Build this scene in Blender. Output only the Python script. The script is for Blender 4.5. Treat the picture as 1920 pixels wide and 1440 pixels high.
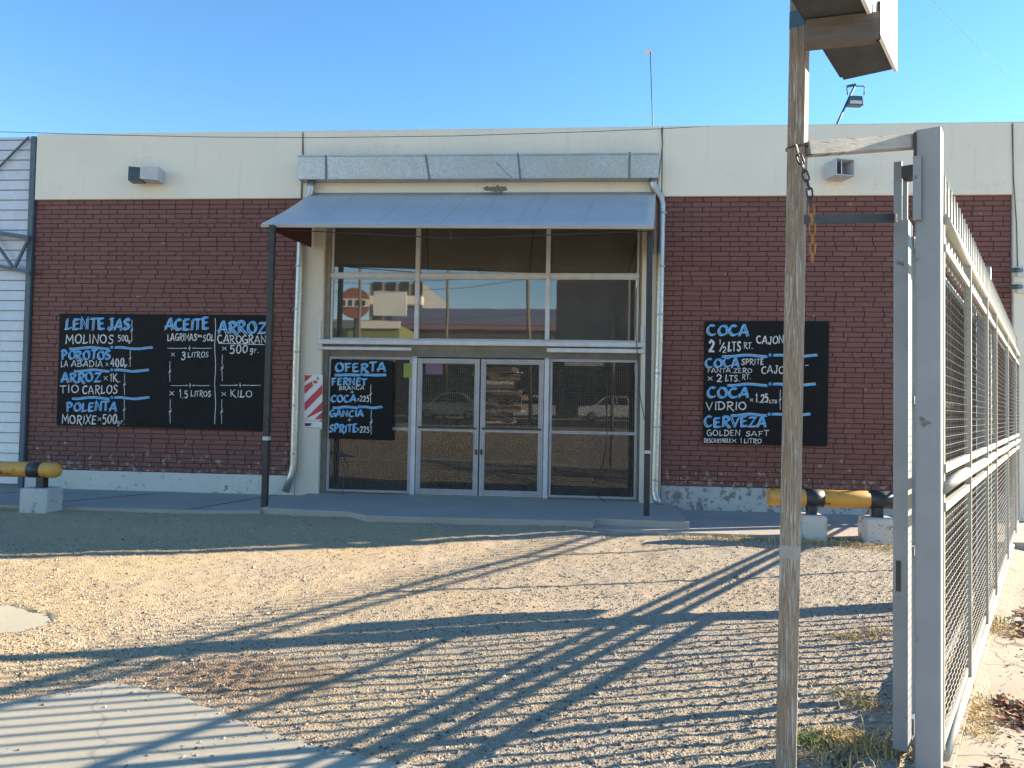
import bpy, math, random
import numpy as np
from mathutils import Vector, Matrix
random.seed(7); RNG = np.random.default_rng(7)
for o in list(bpy.data.objects): bpy.data.objects.remove(o)
S = bpy.context.scene
COL = S.collection

# ------------------------------------------------------------------ camera, world, sun, exposure
FPX, EYE = 1440.0, 1.45                       # focal length in photo pixels, eye height in metres
YAW, PITCH, ROLL = math.radians(4.85), math.atan(47/1440), 0.018
CF = Vector((-math.sin(YAW)*math.cos(PITCH), math.cos(YAW)*math.cos(PITCH), math.sin(PITCH)))
r0 = Vector((math.cos(YAW), math.sin(YAW), 0)); u0 = r0.cross(CF)
CR = r0*math.cos(ROLL) + u0*math.sin(ROLL)
CU = -r0*math.sin(ROLL) + u0*math.cos(ROLL)
CAM = Vector((0, 0, EYE))
cd = bpy.data.cameras.new('camera'); cam = bpy.data.objects.new('camera', cd); COL.objects.link(cam)
cd.sensor_width = 36; cd.lens = 36*FPX/1920; cd.clip_start = .05; cd.clip_end = 3000
cam.matrix_world = Matrix(((CR.x, CU.x, -CF.x, 0), (CR.y, CU.y, -CF.y, 0), (CR.z, CU.z, -CF.z, EYE), (0, 0, 0, 1)))
S.camera = cam

SUN_AZ, SUN_EL = math.radians(70), math.radians(20.5)     # azimuth clockwise from +Y
W = bpy.data.worlds.new('World'); S.world = W; W.use_nodes = True
wn = W.node_tree
sky = wn.nodes.new('ShaderNodeTexSky'); sky.sky_type = 'NISHITA'; sky.sun_disc = False
sky.sun_elevation = SUN_EL; sky.sun_rotation = SUN_AZ
sky.altitude = 300; sky.air_density = 1.0; sky.dust_density = 0.0; sky.ozone_density = 1.3
bg = wn.nodes['Background']; bg.inputs[1].default_value = 0.081
hs_ = wn.nodes.new('ShaderNodeHueSaturation'); hs_.inputs['Saturation'].default_value = 1.28
wn.links.new(sky.outputs[0], hs_.inputs['Color']); wn.links.new(hs_.outputs[0], bg.inputs[0])
sl = bpy.data.lights.new('sun', 'SUN'); sl.energy = 5.0; sl.angle = math.radians(.45); sl.color = (1.0, .86, .66)
so = bpy.data.objects.new('sun', sl); COL.objects.link(so); so.location = (30, 10, 30)
SD = Vector((math.sin(SUN_AZ)*math.cos(SUN_EL), math.cos(SUN_AZ)*math.cos(SUN_EL), math.sin(SUN_EL)))
so.rotation_euler = SD.to_track_quat('Z', 'Y').to_euler()
S.view_settings.view_transform = 'Standard'; S.view_settings.look = 'None'
S.view_settings.exposure = 2.03; S.view_settings.gamma = 1

# ------------------------------------------------------------------ measuring helpers (photo pixel -> metres on a known plane)
def ray(x, y): return CF*FPX + CR*(x-960) - CU*(y-720)
def onY(x, y, Y=11.0): d = ray(x, y); return CAM + d*(Y/d.y)
def onZ(x, y, z=0.0): d = ray(x, y); return CAM + d*((z-EYE)/d.z)
def pt(x, y, Z): return CAM + ray(x, y)*(Z/FPX)
FU = Vector((.505, .863, 0)).normalized(); FN = Vector((FU.y, -FU.x, 0)); FP = Vector((1.53, 3.36, 0))
def fp(s, n, z): return FP + FU*s + FN*n + Vector((0, 0, z))     # fence coordinates: along, towards the street, up
FA = math.atan2(FU.y, FU.x)

# ------------------------------------------------------------------ mesh builder
class MB:
    def __init__(s): s.v = []; s.f = []; s.sm = []
    def add(s, vs, fs, smooth=False):
        b = len(s.v); s.v += [tuple(v) for v in vs]
        s.f += [tuple(b+i for i in f) for f in fs]; s.sm += [smooth]*len(fs); return s
    def box(s, x0, x1, y0, y1, z0, z1):
        return s.hexa([(x0,y0,z0),(x1,y0,z0),(x1,y1,z0),(x0,y1,z0),(x0,y0,z1),(x1,y0,z1),(x1,y1,z1),(x0,y1,z1)])
    def hexa(s, v): return s.add(v, [(3,2,1,0),(4,5,6,7),(0,1,5,4),(1,2,6,5),(2,3,7,6),(3,0,4,7)])
    def bbox(s, x0, x1, y0, y1, z0, z1, b=.006):           # box with chamfered vertical and horizontal edges
        vs = []; 
        for z, k in ((z0, b), (z0+b, 0), (z1-b, 0), (z1, b)):
            a0, a1, c0, c1 = x0+k, x1-k, y0+k, y1-k
            vs += [(a0+b,c0,z),(a1-b,c0,z),(a1,c0+b,z),(a1,c1-b,z),(a1-b,c1,z),(a0+b,c1,z),(a0,c1-b,z),(a0,c0+b,z)]
        fs = [tuple(reversed(range(8))), tuple(range(24, 32))]
        for r in range(3):
            for i in range(8): j = (i+1) % 8; fs.append((r*8+i, r*8+j, r*8+8+j, r*8+8+i))
        return s.add(vs, fs)
    def fbox(s, s0, s1, n0, n1, z0, z1):                   # box in fence coordinates
        return s.hexa([fp(s0,n1,z0),fp(s1,n1,z0),fp(s1,n0,z0),fp(s0,n0,z0),fp(s0,n1,z1),fp(s1,n1,z1),fp(s1,n0,z1),fp(s0,n0,z1)])
    def beam(s, a, b, w, h, up=(0, 0, 1)):
        a, b = Vector(a), Vector(b); d = (b-a).normalized(); up = Vector(up)
        if abs(d.dot(up)) > .98: up = Vector((0, 1, 0))
        x = d.cross(up).normalized(); y = x.cross(d).normalized(); x = x*(w/2); y = y*(h/2)
        return s.hexa([a-x-y, a+x-y, b+x-y, b-x-y, a-x+y, a+x+y, b+x+y, b-x+y])
    def tube(s, pts, r, n=8, caps=True, smooth=True, r1=None):
        pts = [Vector(p) for p in pts]; m = len(pts); vs = []; prev = None
        for i, p in enumerate(pts):
            d = (pts[min(i+1, m-1)]-pts[max(i-1, 0)]).normalized()
            if prev is None:
                ref = Vector((0, 0, 1)) if abs(d.z) < .9 else Vector((0, 1, 0)); x = d.cross(ref).normalized()
            else: x = (prev - d*prev.dot(d)).normalized()
            prev = x; y = d.cross(x)
            rr = r if r1 is None else r+(r1-r)*i/(m-1)
            vs += [p + x*rr*math.cos(2*math.pi*k/n) + y*rr*math.sin(2*math.pi*k/n) for k in range(n)]
        fs = [(i*n+k, i*n+(k+1) % n, i*n+n+(k+1) % n, i*n+n+k) for i in range(m-1) for k in range(n)]
        s.add(vs, fs, smooth)
        if caps:
            b = len(s.v)-len(vs)
            s.f += [tuple(b+k for k in reversed(range(n))), tuple(b+(m-1)*n+k for k in range(n))]; s.sm += [False]*2
        return s
    def lathe(s, c, axis, prof, n=20):                     # prof: (distance along axis, radius)
        c, axis = Vector(c), Vector(axis).normalized()
        ref = Vector((0, 0, 1)) if abs(axis.z) < .9 else Vector((0, 1, 0))
        x = axis.cross(ref).normalized(); y = axis.cross(x); vs = []
        for t, r in prof: vs += [c+axis*t+x*r*math.cos(2*math.pi*k/n)+y*r*math.sin(2*math.pi*k/n) for k in range(n)]
        m = len(prof); fs = [(i*n+k, i*n+(k+1) % n, i*n+n+(k+1) % n, i*n+n+k) for i in range(m-1) for k in range(n)]
        s.add(vs, fs, True); b = len(s.v)-len(vs)
        s.f += [tuple(b+k for k in range(n)), tuple(b+(m-1)*n+k for k in reversed(range(n)))]; s.sm += [False]*2
        return s
    def prism(s, poly, y0, y1):                            # poly in (x, z), extruded along y
        m = len(poly); vs = [(p[0], y0, p[1]) for p in poly]+[(p[0], y1, p[1]) for p in poly]
        return s.add(vs, [tuple(range(m)), tuple(reversed(range(m, 2*m)))]+[(i, i+m, (i+1) % m+m, (i+1) % m) for i in range(m)])
    def slab(s, poly, z0, z1):                             # poly in (x, y), extruded along z
        m = len(poly); vs = [(p[0], p[1], z0) for p in poly]+[(p[0], p[1], z1) for p in poly]
        return s.add(vs, [tuple(reversed(range(m))), tuple(range(m, 2*m))]+[(i, (i+1) % m, (i+1) % m+m, i+m) for i in range(m)])
    def build(s, name, mat, parent=None, flip=True):
        off = Vector((0, 0, 0)); q = parent
        while q is not None: off += q.location; q = q.parent
        me = bpy.data.meshes.new(name); me.from_pydata([tuple(Vector(v)-off) for v in s.v], [], s.f)
        me.polygons.foreach_set('use_smooth', s.sm); me.materials.append(mat)
        import bmesh
        if flip:
            bm = bmesh.new(); bm.from_mesh(me); bmesh.ops.recalc_face_normals(bm, faces=bm.faces); bm.to_mesh(me); bm.free()
        o = bpy.data.objects.new(name, me); COL.objects.link(o)
        if parent: o.parent = parent
        return o

def tag(o, label, cat, group=None):
    o['label'] = label; o['category'] = cat
    if group: o['group'] = group
    return o
def thing(name, loc, label, cat, group=None):
    o = bpy.data.objects.new(name, None); COL.objects.link(o); o.location = loc; o.empty_display_size = .2
    return tag(o, label, cat, group)
def kind(o, k, label=None, cat=None):
    o['kind'] = k
    if label: o['label'] = label
    if cat: o['category'] = cat
    return o
def copy_tree(o, parent=None):
    c = o.copy(); COL.objects.link(c)
    if parent: c.parent = parent
    for ch in o.children: copy_tree(ch, c)
    return c

# ------------------------------------------------------------------ materials
def nodes(name):
    m = bpy.data.materials.new(name); m.use_nodes = True
    return m, m.node_tree, m.node_tree.nodes['Principled BSDF']
def nd(nt, t, **k):
    n = nt.nodes.new('ShaderNode'+t)
    for a, v in k.items():
        if a.startswith('i_'):
            key = a[2:]; key = int(key) if key.isdigit() else key
            n.inputs[key].default_value = v
        else: setattr(n, a, v)
    return n
def coords(nt, stretch=(1, 1, 1), loc=(0, 0, 0)):
    t = nd(nt, 'TexCoord'); mp = nd(nt, 'Mapping'); mp.inputs['Scale'].default_value = stretch; mp.inputs['Location'].default_value = loc
    nt.links.new(t.outputs['Object'], mp.inputs[0]); return mp.outputs[0]
def noise(nt, vec, scale, detail=4, rough=.6):
    n = nd(nt, 'TexNoise'); n.inputs['Scale'].default_value = scale; n.inputs['Detail'].default_value = detail; n.inputs['Roughness'].default_value = rough
    nt.links.new(vec, n.inputs['Vector']); return n.outputs['Fac']
def ramp(nt, fac, a, b, ca=(0, 0, 0, 1), cb=(1, 1, 1, 1)):
    r = nd(nt, 'ValToRGB'); e = r.color_ramp.elements; e[0].position = a; e[1].position = b; e[0].color = ca; e[1].color = cb
    nt.links.new(fac, r.inputs[0]); return r.outputs[0]
def mix(nt, fac, a, b):
    m = nd(nt, 'Mix', data_type='RGBA')
    for sock, v in ((m.inputs[0], fac), (m.inputs[6], a), (m.inputs[7], b)):
        if isinstance(v, (int, float)): sock.default_value = v
        elif isinstance(v, tuple): sock.default_value = (*v[:3], 1)
        else: nt.links.new(v, sock)
    return m.outputs[2]
def bump(nt, h, bsdf, strength=.3, dist=.01):
    b = nd(nt, 'Bump'); b.inputs['Strength'].default_value = strength; b.inputs['Distance'].default_value = dist
    nt.links.new(h, b.inputs['Height']); nt.links.new(b.outputs[0], bsdf.inputs['Normal'])
def mathn(nt, op, a, b=0.0):
    m = nd(nt, 'Math', operation=op)
    for s_, v in zip(m.inputs, (a, b)):
        if isinstance(v, (int, float)): s_.default_value = v
        else: nt.links.new(v, s_)
    return m.outputs[0]
def varied(name, c1, c2, scale=6, rough=.6, metal=0.0, bmp=.15, stretch=(1, 1, 1), spots=None, spot_scale=25, spot_lo=.62, spec=.5, bscale=None):
    m, nt, b = nodes(name); v = coords(nt, stretch)
    c = mix(nt, ramp(nt, noise(nt, v, scale, 6), .3, .7), c1, c2)
    if spots:
        c = mix(nt, ramp(nt, noise(nt, v, spot_scale, 5, .65), spot_lo, spot_lo+.05), c, spots)
    nt.links.new(c, b.inputs['Base Color']); b.inputs['Roughness'].default_value = rough; b.inputs['Metallic'].default_value = metal
    b.inputs['Specular IOR Level'].default_value = spec
    rr = ramp(nt, noise(nt, v, scale*3, 3), .2, .8, (max(rough-.12, .03),)*3+(1,), (min(rough+.12, 1),)*3+(1,))
    nt.links.new(rr, b.inputs['Roughness'])
    if bmp: bump(nt, noise(nt, v, bscale or scale*8, 5, .7), b, bmp, .01)
    return m

def mat_brick():
    m, nt, b = nodes('maroon_brick'); v = coords(nt)
    g = nd(nt, 'NewGeometry'); rnd = g.outputs['Random Per Island']
    c = mix(nt, ramp(nt, rnd, 0, 1), (.140, .051, .041), (.185, .075, .061))
    c = mix(nt, ramp(nt, noise(nt, v, 1.3, 5), .35, .75), c, (.165, .061, .052))
    # paint worn off: pale scuffs and chips, more of them near the foot of the wall and along ridges
    sep = nd(nt, 'SeparateXYZ'); nt.links.new(v, sep.inputs[0])
    low = ramp(nt, sep.outputs[2], .35, 1.15, (1, 1, 1, 1), (0, 0, 0, 1))
    ch = mathn(nt, 'ADD', noise(nt, v, 9, 8, .72), mathn(nt, 'MULTIPLY', low, .115))
    c = mix(nt, ramp(nt, ch, .635, .665), c, (.36, .26, .23))
    c = mix(nt, ramp(nt, noise(nt, coords(nt, (.35, 1, 1.6)), 30, 5, .65), .655, .69), c, (.30, .17, .15))
    nt.links.new(c, b.inputs['Base Color']); b.inputs['Roughness'].default_value = .62
    bump(nt, noise(nt, v, 70, 6, .7), b, .35, .006)
    return m
def mat_stucco(name, base, stain, chips=None, lo=.62, sc=3):
    m, nt, b = nodes(name); v = coords(nt)
    c = mix(nt, ramp(nt, noise(nt, v, .7, 6, .6), .3, .75), base, stain)
    drip = noise(nt, coords(nt, (7, 7, .35)), 1.6, 6, .65)
    c = mix(nt, ramp(nt, drip, .58, .85, (0, 0, 0, 1), (.55, .55, .55, 1)), c, tuple(x*.72 for x in stain))
    if chips: c = mix(nt, ramp(nt, noise(nt, v, sc, 9, .72), lo, lo+.03), c, chips)
    c = mix(nt, ramp(nt, noise(nt, v, 12, 9, .75), .655, .685), c, (.24, .23, .20))
    wv = nd(nt, 'TexNoise'); wv.inputs['Scale'].default_value = .9; wv.inputs['Detail'].default_value = 8; wv.inputs['Roughness'].default_value = .68; nt.links.new(v, wv.inputs['Vector'])
    crk = mathn(nt, 'ABSOLUTE', mathn(nt, 'SUBTRACT', wv.outputs['Fac'], .5)); msk = ramp(nt, noise(nt, v, .8, 3), .5, .62)
    c = mix(nt, mathn(nt, 'MULTIPLY', ramp(nt, crk, .0, .004, (.45, .45, .45, 1), (0, 0, 0, 1)), msk), c, (.26, .24, .21))
    nt.links.new(c, b.inputs['Base Color']); b.inputs['Roughness'].default_value = .8
    bump(nt, noise(nt, v, 38, 7, .7), b, .22, .008); return m
def mat_gravel():
    m, nt, b = nodes('gravel'); v = coords(nt)
    sep = nd(nt, 'SeparateXYZ'); nt.links.new(v, sep.inputs[0])
    big = noise(nt, v, .55, 5, .6)
    side = ramp(nt, mathn(nt, 'ADD', mathn(nt, 'MULTIPLY', sep.outputs[0], .11), mathn(nt, 'MULTIPLY', big, 1.3)), .25, .85)
    c = mix(nt, side, (.50, .365, .195), (.41, .345, .27))
    vo = nd(nt, 'TexVoronoi', feature='F1'); vo.inputs['Scale'].default_value = 95; nt.links.new(v, vo.inputs['Vector'])
    c = mix(nt, mathn(nt, 'MULTIPLY', ramp(nt, vo.outputs['Distance'], .15, .75), .42), c, (.17, .13, .095))
    hs = nd(nt, 'SeparateColor'); nt.links.new(vo.outputs['Color'], hs.inputs[0])
    c = mix(nt, mathn(nt, 'MULTIPLY', hs.outputs[0], .28), c, (.50, .46, .41))
    c = mix(nt, ramp(nt, noise(nt, v, 16, 6, .7), .60, .74, (0, 0, 0, 1), (.8, .8, .8, 1)), c, (.17, .13, .095))
    dv = nd(nt, 'VectorMath', operation='SUBTRACT'); nt.links.new(v, dv.inputs[0]); dv.inputs[1].default_value = (-1.75, 4.02, 0)
    ds = nd(nt, 'VectorMath', operation='MULTIPLY'); nt.links.new(dv.outputs[0], ds.inputs[0]); ds.inputs[1].default_value = (1.35, 2.3, 0)
    dl = nd(nt, 'VectorMath', operation='LENGTH'); nt.links.new(ds.outputs[0], dl.inputs[0])
    soil = mathn(nt, 'SUBTRACT', mathn(nt, 'ADD', 1.15, mathn(nt, 'MULTIPLY', noise(nt, v, 3, 6, .7), .8)), mathn(nt, 'MULTIPLY', dl.outputs['Value'], 1.25))
    c = mix(nt, ramp(nt, soil, .35, 1.0, (0, 0, 0, 1), (.75, .75, .75, 1)), c, (.25, .165, .105))
    painted_shade = mathn(nt, 'ADD', mathn(nt, 'MULTIPLY', sep.outputs[1], .55), mathn(nt, 'MULTIPLY', noise(nt, coords(nt, (.5, 1.3, 1)), 2.0, 7, .65), 1.6))
    c = mix(nt, ramp(nt, painted_shade, 5.0, 5.45, (0, 0, 0, 1), (.85, .85, .85, 1)), c, (.115, .100, .092))  # building shade by the pavement painted into the gravel colour, edge broken by noise
    nt.links.new(c, b.inputs['Base Color']); b.inputs['Roughness'].default_value = .92; b.inputs['Specular IOR Level'].default_value = .2
    h = mathn(nt, 'SUBTRACT', noise(nt, v, 45, 6, .7), mathn(nt, 'MULTIPLY', vo.outputs['Distance'], .8))
    bump(nt, h, b, .75, .012); return m
def mat_island(name, c1, c2, rough=.85, third=None):
    m, nt, b = nodes(name); g = nd(nt, 'NewGeometry'); r = nd(nt, 'ValToRGB'); e = r.color_ramp.elements
    e[0].color = (*c1, 1); e[1].color = (*c2, 1)
    if third: x = r.color_ramp.elements.new(.5); x.color = (*third, 1)
    nt.links.new(g.outputs['Random Per Island'], r.inputs[0]); nt.links.new(r.outputs[0], b.inputs['Base Color'])
    b.inputs['Roughness'].default_value = rough; b.inputs['Specular IOR Level'].default_value = .25; return m
def mat_concrete(name, c1, c2, cracks=.8):
    m, nt, b = nodes(name); v = coords(nt)
    c = mix(nt, ramp(nt, noise(nt, v, 1.1, 7, .65), .3, .72), c1, c2)
    c = mix(nt, ramp(nt, noise(nt, v, 60, 5, .7), .55, .8, (0, 0, 0, 1), (.5, .5, .5, 1)), c, tuple(x*.55 for x in c2))
    if cracks:
        vo = nd(nt, 'TexVoronoi', feature='DISTANCE_TO_EDGE'); vo.inputs['Scale'].default_value = .75
        ad = nd(nt, 'VectorMath', operation='ADD'); nv = nd(nt, 'TexNoise'); nv.inputs['Scale'].default_value = 3; nt.links.new(v, nv.inputs['Vector'])
        sc = nd(nt, 'VectorMath', operation='SCALE'); sc.inputs['Scale'].default_value = .35; nt.links.new(nv.outputs['Color'], sc.inputs[0])
        nt.links.new(v, ad.inputs[0]); nt.links.new(sc.outputs[0], ad.inputs[1]); nt.links.new(ad.outputs[0], vo.inputs['Vector'])
        c = mix(nt, ramp(nt, vo.outputs['Distance'], .0, .007, (cracks,)*3+(1,), (0, 0, 0, 1)), c, (.09, .075, .06))
    nt.links.new(c, b.inputs['Base Color']); b.inputs['Roughness'].default_value = .88; b.inputs['Specular IOR Level'].default_value = .25
    bump(nt, noise(nt, v, 90, 6, .75), b, .3, .006); return m
def mat_peel(name, lo, hi, scale=9, st=(17, 17, .9)):
    m, nt, b = nodes(name); v = coords(nt, st); v2 = coords(nt, (2.2, 2.2, 1))
    paint = mix(nt, ramp(nt, noise(nt, v2, 5, 5), .3, .7), (.44, .43, .40), (.33, .33, .33))
    rust = mix(nt, ramp(nt, noise(nt, v, 11, 7, .7), .3, .7), (.10, .066, .045), (.33, .25, .175))
    f = mathn(nt, 'ADD', mathn(nt, 'MULTIPLY', noise(nt, v, scale, 8, .7), .75), mathn(nt, 'MULTIPLY', noise(nt, v2, 1.6, 4), .3))
    fac = ramp(nt, f, lo, hi)
    c = mix(nt, fac, paint, rust)
    nt.links.new(c, b.inputs['Base Color']); b.inputs['Roughness'].default_value = .68
    bump(nt, mathn(nt, 'SUBTRACT', noise(nt, v, 22, 6, .7), mathn(nt, 'MULTIPLY', fac, .6)), b, .4, .004); return m
def mat_galv(name):
    m, nt, b = nodes(name); v = coords(nt)
    vo = nd(nt, 'TexVoronoi'); vo.inputs['Scale'].default_value = 55; nt.links.new(v, vo.inputs['Vector'])
    hs = nd(nt, 'SeparateColor'); nt.links.new(vo.outputs['Color'], hs.inputs[0])
    c = mix(nt, hs.outputs[0], (.36, .36, .365), (.50, .495, .49))
    c = mix(nt, ramp(nt, noise(nt, v, 1.1, 5), .48, .62), c, mix(nt, ramp(nt, noise(nt, v, 60, 3), .45, .6), (.36, .35, .33), (.52, .48, .40)))
    nt.links.new(c, b.inputs['Base Color']); b.inputs['Metallic'].default_value = .78
    rr = ramp(nt, hs.outputs[1], 0, 1, (.28,)*3+(1,), (.46,)*3+(1,)); nt.links.new(rr, b.inputs['Roughness'])
    bump(nt, noise(nt, v, 1.6, 2), b, .12, .05); return m
def mat_glass(name, refl=.3, tint=(.62, .60, .56), d0=.02, d1=.13):
    m = bpy.data.materials.new(name); m.use_nodes = True; nt = m.node_tree; nt.nodes.clear()
    out = nd(nt, 'OutputMaterial'); tr = nd(nt, 'BsdfTransparent'); tr.inputs[0].default_value = (*tint, 1)
    gl = nd(nt, 'BsdfGlossy'); gl.inputs['Roughness'].default_value = .015; gl.inputs['Color'].default_value = (.90, .89, .87, 1)
    v = coords(nt); bp = nd(nt, 'Bump'); bp.inputs['Strength'].default_value = .012; bp.inputs['Distance'].default_value = .02
    nt.links.new(noise(nt, v, 1.7, 2), bp.inputs['Height']); nt.links.new(bp.outputs[0], gl.inputs['Normal'])
    df = nd(nt, 'BsdfDiffuse'); df.inputs[0].default_value = (.35, .31, .26, 1)
    m1 = nd(nt, 'MixShader'); fr = nd(nt, 'Fresnel'); fr.inputs[0].default_value = 1.5
    nt.links.new(mathn(nt, 'ADD', fr.outputs[0], refl-.04), m1.inputs[0]); nt.links.new(tr.outputs[0], m1.inputs[1]); nt.links.new(gl.outputs[0], m1.inputs[2])
    m2 = nd(nt, 'MixShader'); d = ramp(nt, noise(nt, v, 2.5, 7, .7), .3, .8, (d0,)*3+(1,), (d1,)*3+(1,))
    nt.links.new(d, m2.inputs[0]); nt.links.new(m1.outputs[0], m2.inputs[1]); nt.links.new(df.outputs[0], m2.inputs[2])
    nt.links.new(m2.outputs[0], out.inputs[0]); return m

M = {}
M['brick'] = mat_brick()
M['mortar'] = varied('mortar', (.085, .028, .024), (.115, .042, .036), 5, .9)
M['band'] = mat_stucco('cream_panel', (.80, .735, .605), (.72, .67, .565))
M['plinth'] = mat_stucco('plinth_paint', (.68, .64, .56), (.56, .53, .47), (.24, .23, .21), .60, 11)
M['plinth_worn'] = mat_stucco('plinth_worn', (.50, .49, .47), (.36, .355, .35), (.20, .19, .18), .52, 10)
M['pilaster'] = mat_stucco('pilaster_paint', (.66, .60, .50), (.56, .52, .44), (.30, .24, .18), .70, 8)
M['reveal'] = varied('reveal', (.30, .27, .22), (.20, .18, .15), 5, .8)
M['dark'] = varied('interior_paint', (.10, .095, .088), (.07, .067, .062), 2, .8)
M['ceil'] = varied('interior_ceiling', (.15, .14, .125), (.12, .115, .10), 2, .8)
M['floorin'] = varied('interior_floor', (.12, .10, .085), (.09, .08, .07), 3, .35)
M['alu'] = varied('white_aluminium', (.60, .59, .60), (.48, .47, .49), 7, .45, spots=(.25, .22, .19), spot_lo=.70)
M['glass'] = mat_glass('window_glass', .19, (.62, .60, .56), .10, .24)
M['glassl'] = mat_glass('door_glass', .065, (.60, .58, .55), .03, .10)
M['wire'] = varied('grille_wire', (.10, .09, .08), (.20, .18, .16), 12, .6, .3, 0)
M['galv'] = mat_galv('galvanised_sheet')
M['awning'] = varied('awning_sheet', (.53, .50, .495), (.45, .43, .43), 1.4, .45, .1, 0, spec=.6)
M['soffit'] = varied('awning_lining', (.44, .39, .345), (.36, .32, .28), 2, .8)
M['flap'] = varied('maroon_flap', (.07, .02, .02), (.10, .03, .03), 4, .7)
M['black'] = varied('black_steel', (.020, .021, .023), (.035, .034, .034), 9, .5)
M['board'] = varied('blackboard', (.0075, .0085, .010), (.011, .012, .014), 3, .6, 0, .03, spec=.15)
M['blue'] = varied('blue_chalk_paint', (.045, .29, .66), (.12, .44, .78), 16, .6, 0, 0)
M['white'] = varied('white_chalk_paint', (.74, .73, .71), (.42, .43, .44), 22, .6, 0, 0)
M['grey'] = varied('grey_gate_paint', (.245, .27, .295), (.20, .222, .248), 4, .42, 0, .05, spots=(.10, .07, .05), spot_scale=11, spot_lo=.66)
M['cream'] = varied('pale_fence_paint', (.40, .385, .33), (.33, .32, .275), 8, .45, 0, .05, spots=(.24, .16, .10), spot_scale=14, spot_lo=.64)
M['meshw'] = varied('fence_wire', (.18, .16, .13), (.10, .085, .07), 15, .5, .2, 0)
M['meshd'] = varied('fine_gate_mesh', (.026, .021, .017), (.018, .015, .012), 15, .6, .1, 0)
M['pole'] = mat_peel('peeling_paint', .435, .515)
M['beam'] = mat_peel('flaking_grey_paint', .57, .62, 9, (.8, .8, 16))
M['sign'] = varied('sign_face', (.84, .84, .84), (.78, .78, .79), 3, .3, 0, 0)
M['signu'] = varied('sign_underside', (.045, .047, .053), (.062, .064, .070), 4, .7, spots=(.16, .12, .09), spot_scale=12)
M['brown'] = varied('brown_timber', (.15, .13, .115), (.085, .072, .062), 5, .75, 0, .3, (1, 1, 8))
M['rust'] = varied('rusty_links', (.42, .20, .07), (.25, .11, .04), 30, .8)
M['yellow'] = varied('yellow_paint', (.62, .32, .055), (.50, .25, .045), 4, .45, 0, .08, spots=(.22, .11, .03), spot_scale=6, spot_lo=.585)
M['blackp'] = varied('black_band_paint', (.016, .017, .020), (.030, .030, .033), 6, .5)
M['block'] = mat_stucco('whitewashed_block', (.56, .55, .52), (.42, .42, .41), (.22, .21, .20), .56, 9)
M['pave'] = mat_concrete('pavement_concrete', (.42, .37, .325), (.33, .295, .265), False)
M['drive'] = mat_concrete('driveway_concrete', (.47, .43, .34), (.37, .335, .265), .35)
M['patch'] = mat_concrete('worn_patch_concrete', (.40, .37, .285), (.33, .30, .225), False)
M['walk'] = mat_concrete('sidewalk_concrete', (.42, .37, .30), (.30, .26, .21))
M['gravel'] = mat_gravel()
M['pebble'] = mat_island('pebbles', (.075, .062, .055), (.52, .45, .355), .85, (.31, .25, .185))
M['leaf'] = mat_island('dry_leaf', (.13, .055, .035), (.46, .32, .19), .8, (.22, .095, .06))
M['straw'] = mat_island('dry_straw', (.34, .25, .11), (.62, .47, .22), .8)
M['twig'] = mat_island('dark_litter', (.045, .03, .02), (.12, .08, .05), .9)
M['green'] = mat_island('weeds', (.10, .14, .03), (.20, .24, .06), .8)
M['clad'] = varied('white_cladding', (.60, .62, .66), (.53, .55, .59), 2, .25, 0, .02, spec=.6)
M['trim'] = varied('blue_grey_trim', (.085, .115, .145), (.065, .09, .115), 5, .5)
M['lampw'] = varied('lamp_housing', (.52, .52, .52), (.44, .44, .45), 10, .5)
M['lampd'] = varied('lamp_dark', (.05, .055, .07), (.035, .04, .05), 10, .3)
M['bandp'] = varied('faded_band', (.34, .33, .30), (.26, .25, .23), 9, .7)
M['strapm'] = varied('dark_strap', (.14, .14, .15), (.20, .20, .20), 12, .5, .4)
M['soot'] = varied('soot', (.10, .09, .08), (.30, .28, .25), 45, .95)
M['mirror'] = varied('lamp_reflector', (.75, .75, .75), (.6, .6, .6), 10, .12, 1, 0)
M['teal'] = varied('weathered_lamp_metal', (.06, .12, .15), (.04, .08, .11), 10, .5, .3)
M['cable'] = varied('cable', (.05, .05, .05), (.08, .08, .08), 10, .6, 0, 0)
M['red'] = varied('sign_red', (.50, .035, .065), (.42, .03, .055), 10, .45, 0, 0)
M['signw'] = varied('sign_white', (.68, .68, .66), (.60, .60, .58), 10, .45, 0, 0)
M['greens'] = varied('sign_green', (.05, .18, .06), (.06, .2, .07), 10, .5, 0, 0)
M['asphalt'] = varied('asphalt', (.055, .053, .05), (.042, .041, .04), 3, .85, 0, .2, bscale=200)
M['yellowp'] = varied('yellow_paper', (.40, .44, .09), (.36, .4, .08), 10, .7, 0, 0)
M['pinkp'] = varied('pink_paper', (.27, .15, .25), (.24, .13, .22), 10, .7, 0, 0)
M['card'] = varied('cardboard', (.36, .26, .16), (.26, .19, .12), 6, .8)
M['stb'] = varied('blue_grey_fascia', (.10, .13, .24), (.09, .12, .22), 2, .5)
M['ored'] = varied('orange_red', (.26, .09, .055), (.22, .075, .045), 3, .5, 0, 0)
M['ywall'] = varied('ochre_wall', (.42, .34, .22), (.36, .29, .18), 2, .8)
M['dgl'] = varied('dark_glazing', (.02, .022, .025), (.03, .03, .033), 2, .1, 0, 0)
M['dgl2'] = varied('shaded_shopfront', (.05, .048, .047), (.07, .066, .063), 2, .5)  # wall darkened in its colour to stand in for canopy shade
M['lime'] = varied('lime_paint', (.19, .215, .07), (.16, .185, .06), 2, .5)
M['carw'] = varied('white_car_paint', (.70, .70, .70), (.66, .66, .66), 2, .2, 0, 0)
M['cars'] = varied('silver_car_paint', (.38, .39, .41), (.34, .35, .37), 2, .22, .5, 0)
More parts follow.
